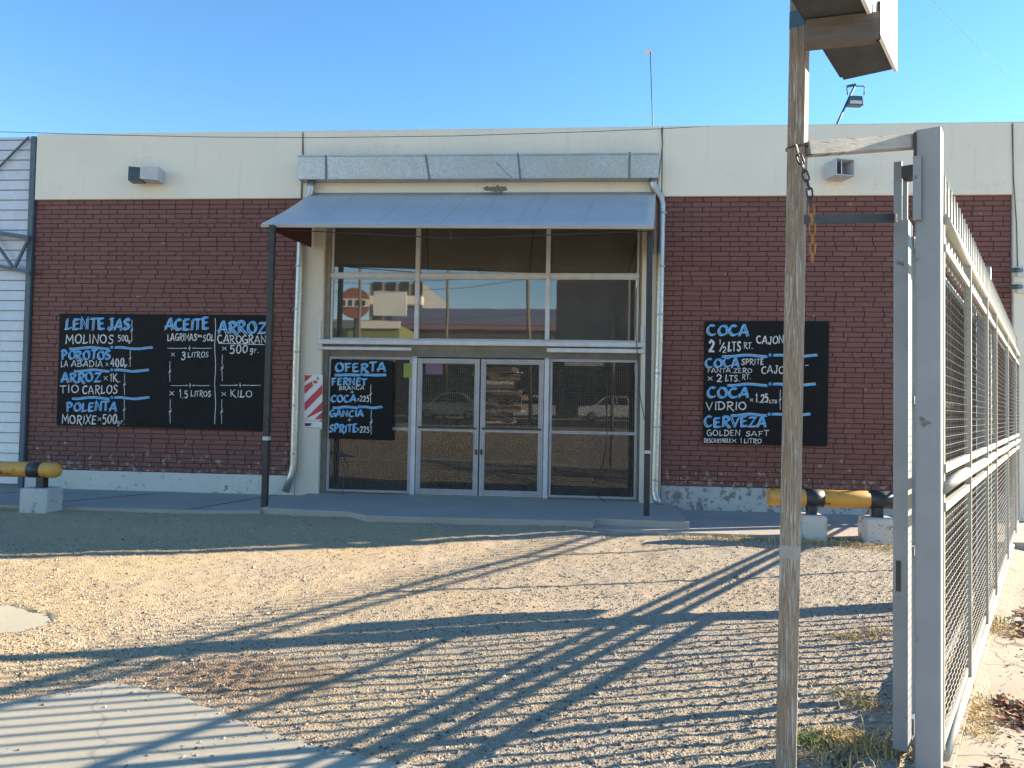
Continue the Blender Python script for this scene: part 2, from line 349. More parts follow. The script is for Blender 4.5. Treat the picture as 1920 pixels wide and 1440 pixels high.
M['tyre'] = varied('tyre', (.02, .02, .02), (.03, .03, .03), 8, .85)
M['rim'] = varied('rim', (.5, .5, .5), (.4, .4, .4), 8, .3, .8, 0)
M['tail'] = varied('tail_lamp', (.5, .02, .01), (.45, .02, .01), 8, .2, 0, 0)
M['wood'] = varied('weathered_pole_wood', (.16, .12, .09), (.10, .08, .06), 4, .8, 0, .3, (1, 1, .1))
M['conc'] = mat_stucco('grey_render', (.30, .30, .29), (.22, .22, .215))

# ------------------------------------------------------------------ ground
def vnoise(x, y, cell, seed):
    r = np.random.default_rng(seed); n = 256; g = r.random((n, n))
    fx, fy = x/cell, y/cell; ix, iy = np.floor(fx).astype(int), np.floor(fy).astype(int); tx, ty = fx-ix, fy-iy
    tx = tx*tx*(3-2*tx); ty = ty*ty*(3-2*ty); a = g[ix % n, iy % n]; b = g[(ix+1) % n, iy % n]; c = g[ix % n, (iy+1) % n]; d = g[(ix+1) % n, (iy+1) % n]
    return (a*(1-tx)+b*tx)*(1-ty)+(c*(1-tx)+d*tx)*ty-.5
DRIVE = [(-2.36, 3.82), (-1.95, 3.70), (-1.22, 3.28), (-.62, 3.10), (.35, 2.68), (-.5, .4), (-7, .4), (-7, 1.6), (-2.74, 3.44)]
PATCH = [(-6.5, 5.6), (-3.95, 5.14), (-3.55, 4.98), (-3.36, 4.80), (-3.47, 4.60), (-3.9, 4.42), (-6.5, 4.2)]
def inside_dist(x, y, poly):                               # signed distance, positive inside
    d = np.full(x.shape, 1e9); ins = np.zeros(x.shape, bool); m = len(poly)
    for i in range(m):
        (ax, ay), (bx, by) = poly[i], poly[(i+1) % m]; dx, dy = bx-ax, by-ay
        t = np.clip(((x-ax)*dx+(y-ay)*dy)/(dx*dx+dy*dy), 0, 1); d = np.minimum(d, np.hypot(x-ax-t*dx, y-ay-t*dy))
        c = ((ay > y) != (by > y)); xi = ax+(y-ay)*dx/(dy if dy else 1e-9); ins ^= c & (x < xi)
    return np.where(ins, d, -d)
def fence_side(x, y): return (x-FP.x)*FN.x+(y-FP.y)*FN.y
def gh(x, y):
    x, y = np.asarray(x, float), np.asarray(y, float)
    h = .030*vnoise(x, y, 1.7, 1)+.016*vnoise(x, y, .55, 2)+.010*vnoise(x, y, .17, 3)+.012*vnoise(x, y, .06, 4)
    tm = np.exp(-(((x+1.75)/.62)**2+((y-4.02)/.36)**2)); h = h+tm*(.015*np.sin((x*.55+y)*60+3*vnoise(x, y, .3, 31))*(vnoise(x, y, .22, 33) > -.05)-.008)
    near = np.clip((10-np.abs(y-5))/3, 0, 1)*np.clip((11-np.abs(x))/3, 0, 1)
    h = h*near
    ris = np.clip((y-7.4)/1.5, 0, 1); ris = ris*ris*(3-2*ris); h = h+ris*np.where(x < 0, .095, np.clip(.095-.10*x, .045, .095))*np.clip((60-np.abs(y))/20, 0, 1)*np.clip((40-np.abs(x))/10, 0, 1)
    st_ = np.clip((-y-9)/4, 0, 1); h = h+.7*st_
    dd = np.maximum(inside_dist(x, y, DRIVE)-.10*(vnoise(x, y, .5, 8)+.1), inside_dist(x, y, PATCH)-.16*(vnoise(x, y, .4, 9)+.2))
    # gravel has drifted over the left half of the driveway's far edge
    drift = 0*np.clip((-2.1-x)/.8, 0, 1)*np.clip((y-3.05-.28*(-2.6-x))/.35, 0, 1)*np.clip((4.4-y)/.3, 0, 1)
    w = np.clip(dd/.12+.25, 0, 1)*(1-drift)
    h = h*(1-w)+w*(-.035)
    h = h-.05*np.clip(fence_side(x, y)/.25, 0, 1)*np.clip((12-y)/2, 0, 1)
    h = h-.25*np.clip((np.abs(y-15)<6.0)*1.0, 0, 1)*np.clip((y-9.35)/.2, 0, 1)
    return h
def axis(lo, a, b, hi, step):
    out = list(np.arange(a, b, step)); 
    k = step; v = a
    while v > lo: k *= 1.28; v -= k; out.insert(0, v)
    k = step; v = out[-1]
    while v < hi: k *= 1.28; v += k; out.append(v)
    return np.array(out)
def grid_mesh(name, xs, ys, fn, mat):
    X, Y = np.meshgrid(xs, ys); Z = fn(X, Y); nx, ny = len(xs), len(ys)
    co = np.stack([X, Y, Z], -1).reshape(-1, 3)
    i = (np.arange(ny-1)[:, None]*nx+np.arange(nx-1)[None]).reshape(-1)
    fa = np.stack([i, i+1, i+nx+1, i+nx], -1)
    me = mesh_np(name, co, fa, mat, True); o = bpy.data.objects.new(name, me); COL.objects.link(o); return o
def mesh_np(name, co, fa, mat, smooth=False):
    me = bpy.data.meshes.new(name); k = fa.shape[1]
    me.vertices.add(len(co)); me.vertices.foreach_set('co', co.astype(np.float32).ravel())
    me.loops.add(fa.size); me.loops.foreach_set('vertex_index', fa.astype(np.int32).ravel())
    me.polygons.add(len(fa)); me.polygons.foreach_set('loop_start', np.arange(0, fa.size, k, dtype=np.int32))
    me.polygons.foreach_set('use_smooth', np.full(len(fa), smooth)); me.update(calc_edges=True); me.validate(); me.materials.append(mat); return me
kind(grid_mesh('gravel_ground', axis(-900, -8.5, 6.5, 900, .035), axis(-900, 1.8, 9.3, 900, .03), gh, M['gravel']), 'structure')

def rough(poly, step=.05, amp=.012):
    out = []
    for i in range(len(poly)):
        a, b = Vector(poly[i]), Vector(poly[(i+1) % len(poly)]); n = max(1, int((b-a).length/step)); k = Vector((-(b-a).y, (b-a).x)).normalized()
        out += [tuple(a.lerp(b, j/n)+k*(random.gauss(0, amp*.5)+amp*math.sin(j*.9+i)*.5)) for j in range(n)]
    return out
dr = MB().slab(rough(DRIVE), -.06, .006).build('driveway', M['drive']); kind(dr, 'structure')
pa = MB().slab(rough(PATCH, .05, .03), -.06, -.004).build('concrete_patch', M['patch']); kind(pa, 'structure')
# pavement in front of the shop
kind(MB().slab([(-14, 9.12), (-6.3, 9.1), (-4.45, 9.16), (-3.9, 9.3), (-3.9, 11.0), (-14, 11.0)], -.15, .135).build('pavement', M['pave']), 'structure')
kind(MB().slab([(-3.895, 9.34), (-2.75, 9.20), (-2.45, 8.93), (.2, 9.02), (.24, 9.25), (1.34, 9.2), (1.34, 11.35), (-3.895, 11.35)], -.15, .165).build('entrance_slab', M['pave']), 'structure')
kind(MB().slab([(.245, 9.24), (.22, 9.0), (1.345, 8.9), (6.2, 8.95), (6.2, 11.0), (1.345, 11.0)], -.15, .085).build('pavement', M['pave']), 'structure')
# pavement joints are real grooves filled with dirt: thin dark strips
jb = MB()
for a, b in (((-6.9, 9.15), (-5.9, 10.98)), ((-4.75, 9.2), (-4.35, 10.98)), ((-8.6, 9.2), (-7.6, 10.98))):
    d = Vector((b[0]-a[0], b[1]-a[1], 0)).normalized(); nx, ny = -d.y*.006, d.x*.006
    jb.slab([(a[0]-nx, a[1]-ny), (a[0]+nx, a[1]+ny), (b[0]+nx, b[1]+ny), (b[0]-nx, b[1]-ny)], .136, .139)
kind(jb.build('pavement_joints', M['twig']), 'structure')
# sidewalk along the street side of the fence, with a low kerb under the fence
kind(MB().slab([fp(-4, .032, 0)[:2], fp(-4, 3.4, 0)[:2], fp(9.6, 3.4, 0)[:2], fp(9.6, .032, 0)[:2]], -.1, -.012).build('sidewalk', M['walk']), 'structure')
kind(MB().fbox(.02, 9.3, -.05, .030, -.1, .004).build('fence_kerb', M['walk']), 'structure')
# the street behind the viewer
kind(MB().slab([(-300, -14), (300, -14), (300, -34), (-300, -34)], -.05, .715).build('street', M['asphalt']), 'structure')

# ------------------------------------------------------------------ pebbles, straw, leaves
def view_ok(x, y):
    dx = x*CR.x+y*CR.y; dz = x*CF.x+y*CF.y
    return (np.abs(dx) < dz*.70+.3) & (dz > 2.4)
def scatter(n, x0, x1, y0, y1): return RNG.uniform(x0, x1, n), RNG.uniform(y0, y1, n)
OCT = np.array([(1, 0, 0), (0, 1, 0), (-1, 0, 0), (0, -1, 0), (0, 0, 1), (0, 0, -1)], float)
OF = np.array([(0, 1, 4), (1, 2, 4), (2, 3, 4), (3, 0, 4), (1, 0, 5), (2, 1, 5), (3, 2, 5), (0, 3, 5)])
def pebbles():
    x, y = scatter(290000, -7.5, 6, 2.2, 9.1)
    dep = np.clip(y, 2.2, 9)
    keep = view_ok(x, y) & (RNG.random(len(x)) < .25+.75*np.clip((8-dep)/5, 0, 1)) & (fence_side(x, y) < .0)
    dens = vnoise(x, y, .8, 21)+.35+.05*x
    keep &= RNG.random(len(x)) < np.clip(.45+dens, .12, 1)
    ipa = inside_dist(x, y, PATCH); keep &= (ipa < .0) | (RNG.random(len(x)) < .7*np.exp(-(ipa/.09)**2))
    keep &= RNG.random(len(x)) > .75*np.exp(-(((x+1.75)/.6)**2+((y-4.02)/.35)**2))
    idr = inside_dist(x, y, DRIVE); covered = gh(x, y) > -.012
    ax, ay, bx, by = -1.76, 2.98, -1.1, 3.55; tt = np.clip(((x-ax)*(bx-ax)+(y-ay)*(by-ay))/((bx-ax)**2+(by-ay)**2), -.3, 1); band = np.hypot(x-ax-tt*(bx-ax), y-ay-tt*(by-ay))
    keep &= (idr < .0) | covered | (RNG.random(len(x)) < .02) | (RNG.random(len(x)) < .8*np.exp(-(band/.06)**2)) | (RNG.random(len(x)) < .75*np.exp(-(idr/.07)**2))
    x, y = x[keep], y[keep]; n = len(x)
    r = .0028+.0072*RNG.random(n)**3.6; r *= np.where(RNG.random(n) < .012, 1.9, 1)
    z = np.maximum(gh(x, y), np.where(inside_dist(x, y, DRIVE) > 0, .006, -9))
    sc = RNG.uniform(.65, 1.35, (n, 6, 1)); rot = RNG.uniform(0, 6.28, n)
    v = OCT[None]*sc*r[:, None, None]*np.array([1.2, .95, .75])
    c, s = np.cos(rot)[:, None], np.sin(rot)[:, None]
    vx = v[..., 0]*c-v[..., 1]*s+x[:, None]; vy = v[..., 0]*s+v[..., 1]*c+y[:, None]; vz = v[..., 2]+(z+r*.25)[:, None]
    co = np.stack([vx, vy, vz], -1).reshape(-1, 3); fa = (OF[None]+(np.arange(n)*6)[:, None, None]).reshape(-1, 3)
    o = bpy.data.objects.new('gravel_stones', mesh_np('gravel_stones', co, fa, M['pebble'])); COL.objects.link(o)
    kind(o, 'stuff', 'loose grey and tan gravel stones scattered over the sandy yard', 'gravel')
pebbles()
def blades(name, spots, mat, label, cat):
    vs, fs = [], []
    for (x, y, sx, sy, n, h, ang) in spots:
        for _ in range(n):
            px, py = x+random.gauss(0, sx), y+random.gauss(0, sy)
            if ang: dx, dy = px-x, py-y; px, py = x+dx*math.cos(ang)-dy*math.sin(ang), y+dx*math.sin(ang)+dy*math.cos(ang)
            z = float(gh(px, py)); hh = h*random.uniform(.4, 1.2); a = random.uniform(0, 6.28); l = random.uniform(.3, 1.6)*hh; w = random.uniform(.0015, .004)
            ca, sa = math.cos(a), math.sin(a); b = len(vs)
            for t, zz in ((0, 0), (.45, .7), (1, 1*random.uniform(.5, 1))):
                k = w*(1-.8*t); vs.append((px+ca*l*t-sa*k, py+sa*l*t+ca*k, z+hh*zz)); vs.append((px+ca*l*t+sa*k, py+sa*l*t-ca*k, z+hh*zz))
            fs += [(b, b+1, b+3, b+2), (b+2, b+3, b+5, b+4)]
    o = bpy.data.objects.new(name, mesh_np(name, np.array(vs), np.array(fs), mat)); COL.objects.link(o)
    kind(o, 'stuff', label, cat); return o
g1 = [(1.3+.32*i, 8.72-.03*i+random.uniform(-.06, .06), .16, .06, 110, .07, 0) for i in range(9)]
g1 += [(2.7, 8.55, .25, .05, 120, .05, 0), (2.1, 8.35, .3, .05, 110, .035, 0), (3.4, 8.3, .3, .06, 120, .05, 0)]
def G(x, y, sx, sy, n, h): p = onZ(x, y); return (p.x, p.y, sx, sy, n, h, 0)
g1 += [G(1600, 1195, .10, .04, 190, .03), G(1640, 1185, .08, .04, 130, .035), G(1590, 1300, .07, .04, 90, .03), G(1570, 1375, .08, .04, 150, .05), G(1620, 1320, .06, .05, 110, .05),
       G(1625, 1400, .10, .07, 260, .07), G(1540, 1420, .10, .05, 130, .05), G(1880, 1335, .13, .09, 800, .05), G(1885, 1375, .10, .06, 600, .05), G(1895, 1185, .14, .14, 500, .05), G(1850, 1350, .05, .05, 160, .04), G(1912, 1005, .12, .12, 260, .06), G(1790, 1250, .02, .1, 40, .04)]
blades('dry_grass', g1, M['straw'], 'straw coloured dry grass tufts along the pavement edge and gate', 'grass')
blades('weeds', [G(1575, 1022, .14, .04, 110, .05), G(1640, 1020, .1, .04, 90, .05), G(1870, 1165, .06, .05, 60, .06), G(1840, 1100, .05, .04, 30, .05), G(1500, 1385, .06, .03, 60, .06), G(1530, 1395, .05, .03, 50, .06), G(20, 958, .15, .03, 60, .04)], M['green'], 'small green weeds at the barrier feet and sidewalk cracks', 'weeds')
def leaves(name, spots, mat, label, cat, size=.04, flat=.35):
    vs, fs = [], []
    for (x, y, sx, sy, n, _, _) in spots:
        for _ in range(n):
            px, py = x+random.gauss(0, sx), y+random.gauss(0, sy)
            if fence_side(px, py) < .13 and fence_side(px, py) > -.3: continue
            z = float(gh(px, py)); z = max(z, -.012) if fence_side(px, py) > 0 else z
            z += random.uniform(.004, .05)*flat; L = size*random.uniform(.5, 1.3); w = L*random.uniform(.35, .6); a = random.uniform(0, 6.28); t = random.uniform(-.6, .6); cu = random.uniform(.1, .5)*L
            ca, sa = math.cos(a), math.sin(a); b = len(vs)
            for lx, ly, lz in ((-L, 0, cu), (-L*.3, w, 0), (-L*.3, -w, cu*.4), (L*.4, w*.8, 0), (L*.4, -w*.8, cu*.4), (L, 0, cu*.9)):
                zz = lz+ly*t+abs(t)*w; vs.append((px+lx*ca-ly*sa, py+lx*sa+ly*ca, z+zz))
            fs += [(b, b+1, b+2, b+2), (b+1, b+3, b+4, b+2), (b+3, b+5, b+4, b+4)]
    fs3 = []
    for f in fs:
        fs3 += [(f[0], f[1], f[2])] + ([(f[0], f[2], f[3])] if f[2] != f[3] else [])
    o = bpy.data.objects.new(name, mesh_np(name, np.array(vs), np.array(fs3), mat)); COL.objects.link(o); kind(o, 'stuff', label, cat)
leaves('dry_leaves', [G(1885, 1150, .20, .16, 260, 0), G(1905, 1180, .16, .12, 170, 0), G(1890, 1318, .13, .07, 170, 0), G(1912, 1350, .10, .10, 120, 0), G(1840, 1310, .06, .05, 50, 0), G(1850, 1440, .10, .05, 40, 0)], M['leaf'], 'heaps of curled red brown dry leaves on the sidewalk', 'dry leaves', .026)
leaves('leaf_litter', [G(1850, 1380, .20, .25, 220, 0), G(1880, 1240, .25, .3, 200, 0), G(1905, 1100, .3, .4, 200, 0), G(1800, 1430, .12, .10, 80, 0), G(1610, 1410, .12, .12, 160, 0), G(1000, 1250, 1.6, 1.0, 110, 0)], M['twig'], 'dark crumbs of leaf litter and grit on the sidewalk', 'litter', .011, .15)

# ------------------------------------------------------------------ the shop building
YF = 11.0
shop = thing('shop_building', (-1.2, 11.0, 0), 'single storey shop of maroon painted brick under a cream concrete fascia band', 'shop')
def bricks(x0, x1, z0, z1):
    m = MB(); ch = .0706; n = int(round((z1-z0)/ch)); ch = (z1-z0)/n; L = .262; j = .0068
    for r in range(n):
        off = (0 if r % 2 else .5)*L+random.uniform(-.02, .02); x = x0-off
        while x < x1:
            l = L*random.choice((1,)*14+(.5,))*random.uniform(.97, 1.03); a, b = max(x, x0)+j/2, min(x+l, x1)-j/2; x += l
            if b-a < .03: continue
            y = YF+random.uniform(-.003, .003); za, zb = z0+r*ch+j/2+random.uniform(-.0015, .0015), z0+(r+1)*ch-j/2+random.uniform(-.0015, .0015); c = .0035
            t = random.uniform(-.002, .002)
            m.add([(a, y+.013, za), (b, y+.013, za), (b, y+.013, zb), (a, y+.013, zb), (a+c, y+t, za+c), (b-c, y-t, za+c), (b-c, y-t, zb-c), (a+c, y+t, zb-c)],
                  [(4, 5, 6, 7), (0, 1, 5, 4), (1, 2, 6, 5), (2, 3, 7, 6), (3, 0, 4, 7)])
    return m
BX = [(-8.29, -4.10), (1.20, 5.90)]
for x0, x1 in BX:
    w = bricks(x0, x1, .42, 4.505).build('brick_wall', M['brick'], shop, False)
    MB().box(x0, x1, YF+.0115, YF+.2, .1, 4.60).build('mortar_bed', M['mortar'], w)
MB().bbox(-8.29, -4.10, YF-.03, YF+.01, .05, .415, .01).build('plinth', M['plinth'], shop)
MB().bbox(1.19, 5.90, YF-.035, YF+.01, .02, .415, .01).build('plinth', M['plinth_worn'], shop)
for x0, x1, ex in ((-8.29, -4.118, 0), (-4.105, 1.150, 0), (1.163, 5.905, 0)):
    MB().bbox(x0, x1, YF-.04, YF+.12, 4.512 if x0 != -4.105 else 4.5, 5.51, .006).build('fascia_panel', M['band'], shop)
MB().bbox(-8.285, 6.12, YF-.035, YF+.16, 5.5105, 5.522, .003).build('parapet_cap', M['band'], shop)
MB().bbox(5.915, 6.12, YF-.035, YF+.2, .02, 5.51, .008).build('end_pilaster', M['band'], shop)
# hidden shell: side walls, roof, interior room
sh = MB(); sh.box(-8.29, -8.1, YF+.21, 22, 0, 5.3).box(5.93, 6.12, YF+.21, 22, 0, 5.4).box(-8.09, 5.92, 21.8, 22, 0, 5.3)
sh.build('side_wall', M['conc'], shop)
MB().box(-8.09, 5.92, YF+.21, 21.79, 5.0, 5.2).build('roof', M['conc'], shop)
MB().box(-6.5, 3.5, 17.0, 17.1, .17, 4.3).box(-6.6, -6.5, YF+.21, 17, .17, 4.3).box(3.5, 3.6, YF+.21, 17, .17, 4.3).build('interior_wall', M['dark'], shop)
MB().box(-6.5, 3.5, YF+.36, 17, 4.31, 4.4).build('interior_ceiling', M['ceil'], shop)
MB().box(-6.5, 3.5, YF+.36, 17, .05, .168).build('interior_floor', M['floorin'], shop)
MB().bbox(-4.095, -3.74, YF-.025, YF+.24, .10, 4.498, .008).build('pilaster', M['pilaster'], shop)
MB().bbox(.895, 1.19, YF-.025, YF+.24, .10, 4.498, .008).build('pilaster', M['pilaster'], shop)
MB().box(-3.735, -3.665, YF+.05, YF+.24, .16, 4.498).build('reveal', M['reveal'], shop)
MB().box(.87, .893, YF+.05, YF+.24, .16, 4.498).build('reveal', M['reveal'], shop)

# storefront glazing
XL, XA, XB, XR = -3.66, -2.36, -.445, .865
YW = YF+.10
def frame_rect(x0, x1, z0, z1, w, y0, y1, m=None, bot=None):
    m = m or MB(); bt = bot or w
    m.bbox(x0, x0+w, y0, y1, z0, z1, .004).bbox(x1-w, x1, y0, y1, z0, z1, .004)
    m.bbox(x0+w, x1-w, y0+.003, y1-.003, z0, z0+bt, .004).bbox(x0+w, x1-w, y0+.003, y1-.003, z1-w, z1, .004); return m
def window(x0, x1, z0, z1, w=.032, glass='glass', midrail=None):
    f = frame_rect(x0, x1, z0, z1, w, YW-.03, YW+.03)
    if midrail: f.bbox(x0+w, x1-w, YW-.026, YW+.026, midrail-.022, midrail+.022, .004)
    fo = f.build('window', M['alu'], shop)
    zs = [(z0+w, z1-w)] if not midrail else [(z0+w, midrail-.022), (midrail+.022, z1-w)]
    for a, b in zs: MB().box(x0+w, x1-w, YW-.004, YW+.004, a, b).build('pane', M[glass], fo)
    return fo
for a, b in ((XL, XA), (XA+.002, XB), (XB+.002, XR)):
    window(a, b, 3.40, 4.49); window(a, b, 2.43, 3.37)
MB().bbox(XL-.03, XR+.004, YW-.045, YW-.031, 3.355, 3.415, .004).build('transom_bar', M['alu'], shop)
for x in (XA, XB): MB().bbox(x-.03, x+.03, YW-.06, YW-.032, 2.44, 4.49, .005).build('mullion', M['alu'], shop)
# shutter rail across the front above the doors
MB().bbox(-3.80, .95, YF-.055, YF-.03, 2.355, 2.425, .006).bbox(-3.80, -2.40, YF-.06, YF-.03, 2.27, 2.315, .006).bbox(-.44, .95, YF-.06, YF-.03, 2.27, 2.33, .006).bbox(-3.80, -3.755, YF-.05, YF-.03, 2.426, 2.70, .005).bbox(.885, .93, YF-.05, YF-.03, 2.426, 2.66, .005).build('shutter_rail', M['alu'], shop)
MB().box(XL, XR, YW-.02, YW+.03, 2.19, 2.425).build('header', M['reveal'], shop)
window(XL, XA-.05, .19, 2.185, .04, 'glassl', 1.13); window(XB+.05, XR, .19, 2.185, .04, 'glassl', 1.13)
MB().bbox(XA-.045, XA+.025, YW-.06, YW+.03, .165, 2.20, .005).build('door_jamb', M['alu'], shop)
MB().bbox(XB-.025, XB+.045, YW-.06, YW+.03, .165, 2.20, .005).build('door_jamb', M['alu'], shop)
DM = (XA+XB)/2
def grille(x0, x1, z0, z1, y, parent, name='grille', st=.027, w=.0013):
    m = MB(); n = int((x1-x0)/st)
    for i in range(n+1): x = x0+(x1-x0)*i/n; m.box(x-w, x+w, y-.0015, y+.0015, z0, z1)
    k = int((z1-z0)/st)
    for i in range(k+1): z = z0+(z1-z0)*i/k; m.box(x0, x1, y-.0045, y-.0017, z-w, z+w)
    return m.build(name, M['wire'], parent, False)
for a, b in ((XA+.03, DM-.008), (DM+.008, XB-.03)):
    d = frame_rect(a, b, .185, 2.17, .075, YW-.045, YW+.0, bot=.09)
    d.bbox(a+.075, b-.075, YW-.042, YW-.003, 1.105, 1.165, .004)
    do = d.build('door', M['alu'], shop)
    for z0, z1 in ((.275, 1.105), (1.165, 2.095)): MB().box(a+.075, b-.075, YW-.026, YW-.018, z0, z1).build('pane', M['glassl'], do)
    MB().bbox(a+.03, b-.03, YW-.062, YW-.047, 1.15, 1.175, .003).build('push_bar', M['black'], do)
    grille(a+.005, b-.005, .19, 2.165, YW-.052, do)
    hx = b-.03 if a < DM-.1 else a+.03
    MB().bbox(hx-.012, hx+.012, YW-.075, YW-.054, .78, .86, .004).build('lock', M['black'], do)
grille(-3.70, XA-.06, .18, 2.25, YW-.075, shop); grille(XB+.06, .90, .18, 2.25, YW-.075, shop)
grille(XA-.05, XB+.05, 2.175, 2.30, YW-.075, shop)
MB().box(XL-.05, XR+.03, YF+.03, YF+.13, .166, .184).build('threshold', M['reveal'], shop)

# gutter box with straps and downpipes
gx0, gx1 = -4.09, 1.09
gut = MB()
gut.add([(gx0, YF-.24, 4.735), (gx1, YF-.24, 4.72), (gx1, YF-.27, 5.05), (gx0, YF-.27, 5.07), (gx0, YF-.045, 4.735), (gx1, YF-.045, 4.72), (gx1, YF-.045, 5.03), (gx0, YF-.045, 5.05)],
        [(0, 1, 2, 3), (0, 4, 5, 1), (0, 3, 7, 4), (1, 5, 6, 2)])
gut.beam((gx0, YF-.272, 5.065), (gx1, YF-.272, 5.045), .022, .022); gut.beam((gx0, YF-.243, 4.737), (gx1, YF-.243, 4.722), .014, .014)
go = gut.build('gutter', M['galv'], shop)
for x, sk in ((onY(622, 320).x, 0), (onY(808, 320).x, .03), (onY(1178, 320).x, 0), (onY(976, 320).x, .02)):
    MB().beam((x-sk, YF-.278, 5.07), (x+sk, YF-.25, 4.70), .026, .014, (0, 1, 0)).build('strap', M['strapm'], go)
a = onY(931, 305, YF-.27); b = onY(972, 342, YF-.26)
MB().tube([a, (a+b)/2+Vector((0, -.004, -.02)), b], .006, 6).build('loose_strip', M['galv'], go)
def downpipe(pts, r=.056):
    m = MB(); P = [Vector(p) for p in pts]; out = [P[0]]
    for i in range(1, len(P)-1):
        a, b, c = P[i-1], P[i], P[i+1]; k = min(.10, (b-a).length*.45, (c-b).length*.45)
        s, e = b+(a-b).normalized()*k, b+(c-b).normalized()*k
        out += [s.lerp(b, .0), s.lerp(b, .55).lerp(b.lerp(e, .45), .5), e]
    out.append(P[-1]); m.tube(out, r, 14)
    L = (P[-3]-P[-2]).length if len(P) > 3 else 1
    return m
pl = downpipe([(-3.93, YF-.13, 4.74), (-3.93, YF-.13, 4.56), (-4.07, YF-.10, 4.36), onY(557, 640, YF-.10), onY(551, 880, YF-.10), onY(535, 922, YF-.13)]).build('downpipe', M['galv'], shop)
pr = downpipe([(1.02, YF-.13, 4.73), (1.03, YF-.13, 4.62), (1.155, YF-.10, 4.46), onY(1236, 640, YF-.10), onY(1227, 925, YF-.10), onY(1236, 948, YF-.17)]).build('downpipe', M['galv'], shop)
for pp, ys in ((pl, [(561, 500), (557.5, 580), (556, 660), (553, 760), (551.5, 850)]), (pr, [(1243, 400), (1240, 500), (1237.5, 590), (1234, 700), (1231, 800), (1228.5, 900)])):
    for x, y in ys:
        c = onY(x, y, YF-.10); MB().lathe(c-Vector((0, 0, .012)), (0, 0, 1), [(0, .0575), (.002, .061), (.022, .061), (.024, .0575)], 14).build('pipe_collar', M['galv'], pp)
for k, (cx_, wz, hz) in enumerate(((931, 20, 7.5), (915, 10, 5), (944, 9, 6))):
    pol = []
    for i in range(26):
        t = 2*math.pi*i/26; q_ = onY(cx_+wz*math.cos(t)*random.uniform(.6, 1.05), 354+hz*math.sin(t)*random.uniform(.55, 1.05), YF-.042); pol.append((q_.x, min(q_.z, 4.70)))
    MB().prism(pol, YF-.0435-.001*k, YF-.041).build('soot_stain', M['soot'], shop)
# fallen cables on the wall
def cable(name, pts, r, label, parent=None, mat='cable'):
    m = MB().tube(pts, r, 6); o = m.build(name, M[mat], parent)
    if parent is None: tag(o, label, 'cable')
    return o
cable('cable', [onY(x, y, YF-.05) for x, y in ((568, 250), (569, 300), (566, 370), (567, 380))], .006, 'thin dark cable running down the panel joint left of the gutter')
cable('cable', [onY(x, y, YF-.06) for x, y in ((1240, 240), (1242, 270), (1238, 310), (1233, 345))], .006, 'thin dark cable looping down beside the right end of the gutter')
cable('cable', [onY(x, y, YF-.05) for x, y in ((1898, 232), (1900, 330), (1906, 420), (1908, 500))], .007, 'dark cable down the white wall to the security cameras')
pts = [onY(x, y, 10.6) for x, y in ((-60, 244), (0, 247), (200, 253), (400, 257), (600, 258), (850, 255), (1100, 247), (1250, 241), (1330, 236))]
cable('overhead_cable', pts, .0045, 'long sagging wire strung along the top of the cream fascia')
cable('overhead_cable', [pt(x, y, z) for x, y, z in ((1650, -95, 17), (1748, 0, 18), (1790, 42, 18.6), (1835, 90, 19.2), (1895, 150, 20))], .005, 'thin grey wire crossing the sky at the top right', None, 'cable')

# ------------------------------------------------------------------ awning on two black posts
aw = thing('awning', (-1.5, 9.6, .1), 'pale blue sloping metal awning over the shop entrance on two black posts', 'awning')
fl, fr = onY(490, 421, 9.72), onY(1226, 424, 9.45); bl, br = Vector((-3.95, YF-.05, 4.575)), Vector((1.075, YF-.05, 4.56))
def awn(u, v, dz=0):
    p = (bl.lerp(br, u)).lerp(fl.lerp(fr, u), v); sag = -.05*math.sin(math.pi*v)*.5+.01*math.sin(u*9)*math.sin(math.pi*v)
    return p+Vector((0, 0, sag+dz-.02*math.sin(math.pi*u)*v))
def sheet(dz0, dz1, n=40, k=8):
    m = MB(); vs = [awn(i/n, j/k, dz0) for j in range(k+1) for i in range(n+1)]; vb = [awn(i/n, j/k, dz1) for j in range(k+1) for i in range(n+1)]
    q = lambda o, j, i: o+j*(n+1)+i; N = len(vs); fs = []
    for j in range(k):
        for i in range(n): fs += [(q(0, j, i), q(0, j, i+1), q(0, j+1, i+1), q(0, j+1, i)), (q(N, j, i), q(N, j+1, i), q(N, j+1, i+1), q(N, j, i+1))]
    for i in range(n): fs += [(q(0, k, i), q(0, k, i+1), q(N, k, i+1), q(N, k, i)), (q(0, 0, i), q(N, 0, i), q(N, 0, i+1), q(0, 0, i+1))]
    for j in range(k): fs += [(q(0, j, 0), q(0, j+1, 0), q(N, j+1, 0), q(N, j, 0)), (q(0, j, n), q(N, j, n), q(N, j+1, n), q(0, j+1, n))]
    return m.add(vs+vb, fs, True)
top = sheet(.012, 0).build('roof_sheet', M['awning'], aw)
sm = MB()
for u in (.14, .30, .405, .465, .555, .66, .70, .83): sm.tube([awn(u+.06*(.5-v)*0, v, .013) for v in (0, .25, .5, .75, 1)], .0035, 5)
sm.build('seam', M['awning'], top)
sheet(-.004, -.016).build('lining', M['soffit'], aw)
MB().beam(fl+Vector((0, .0, -.02)), fr+Vector((0, 0, -.02)), .03, .035).build('front_rail', M['soffit'], aw)
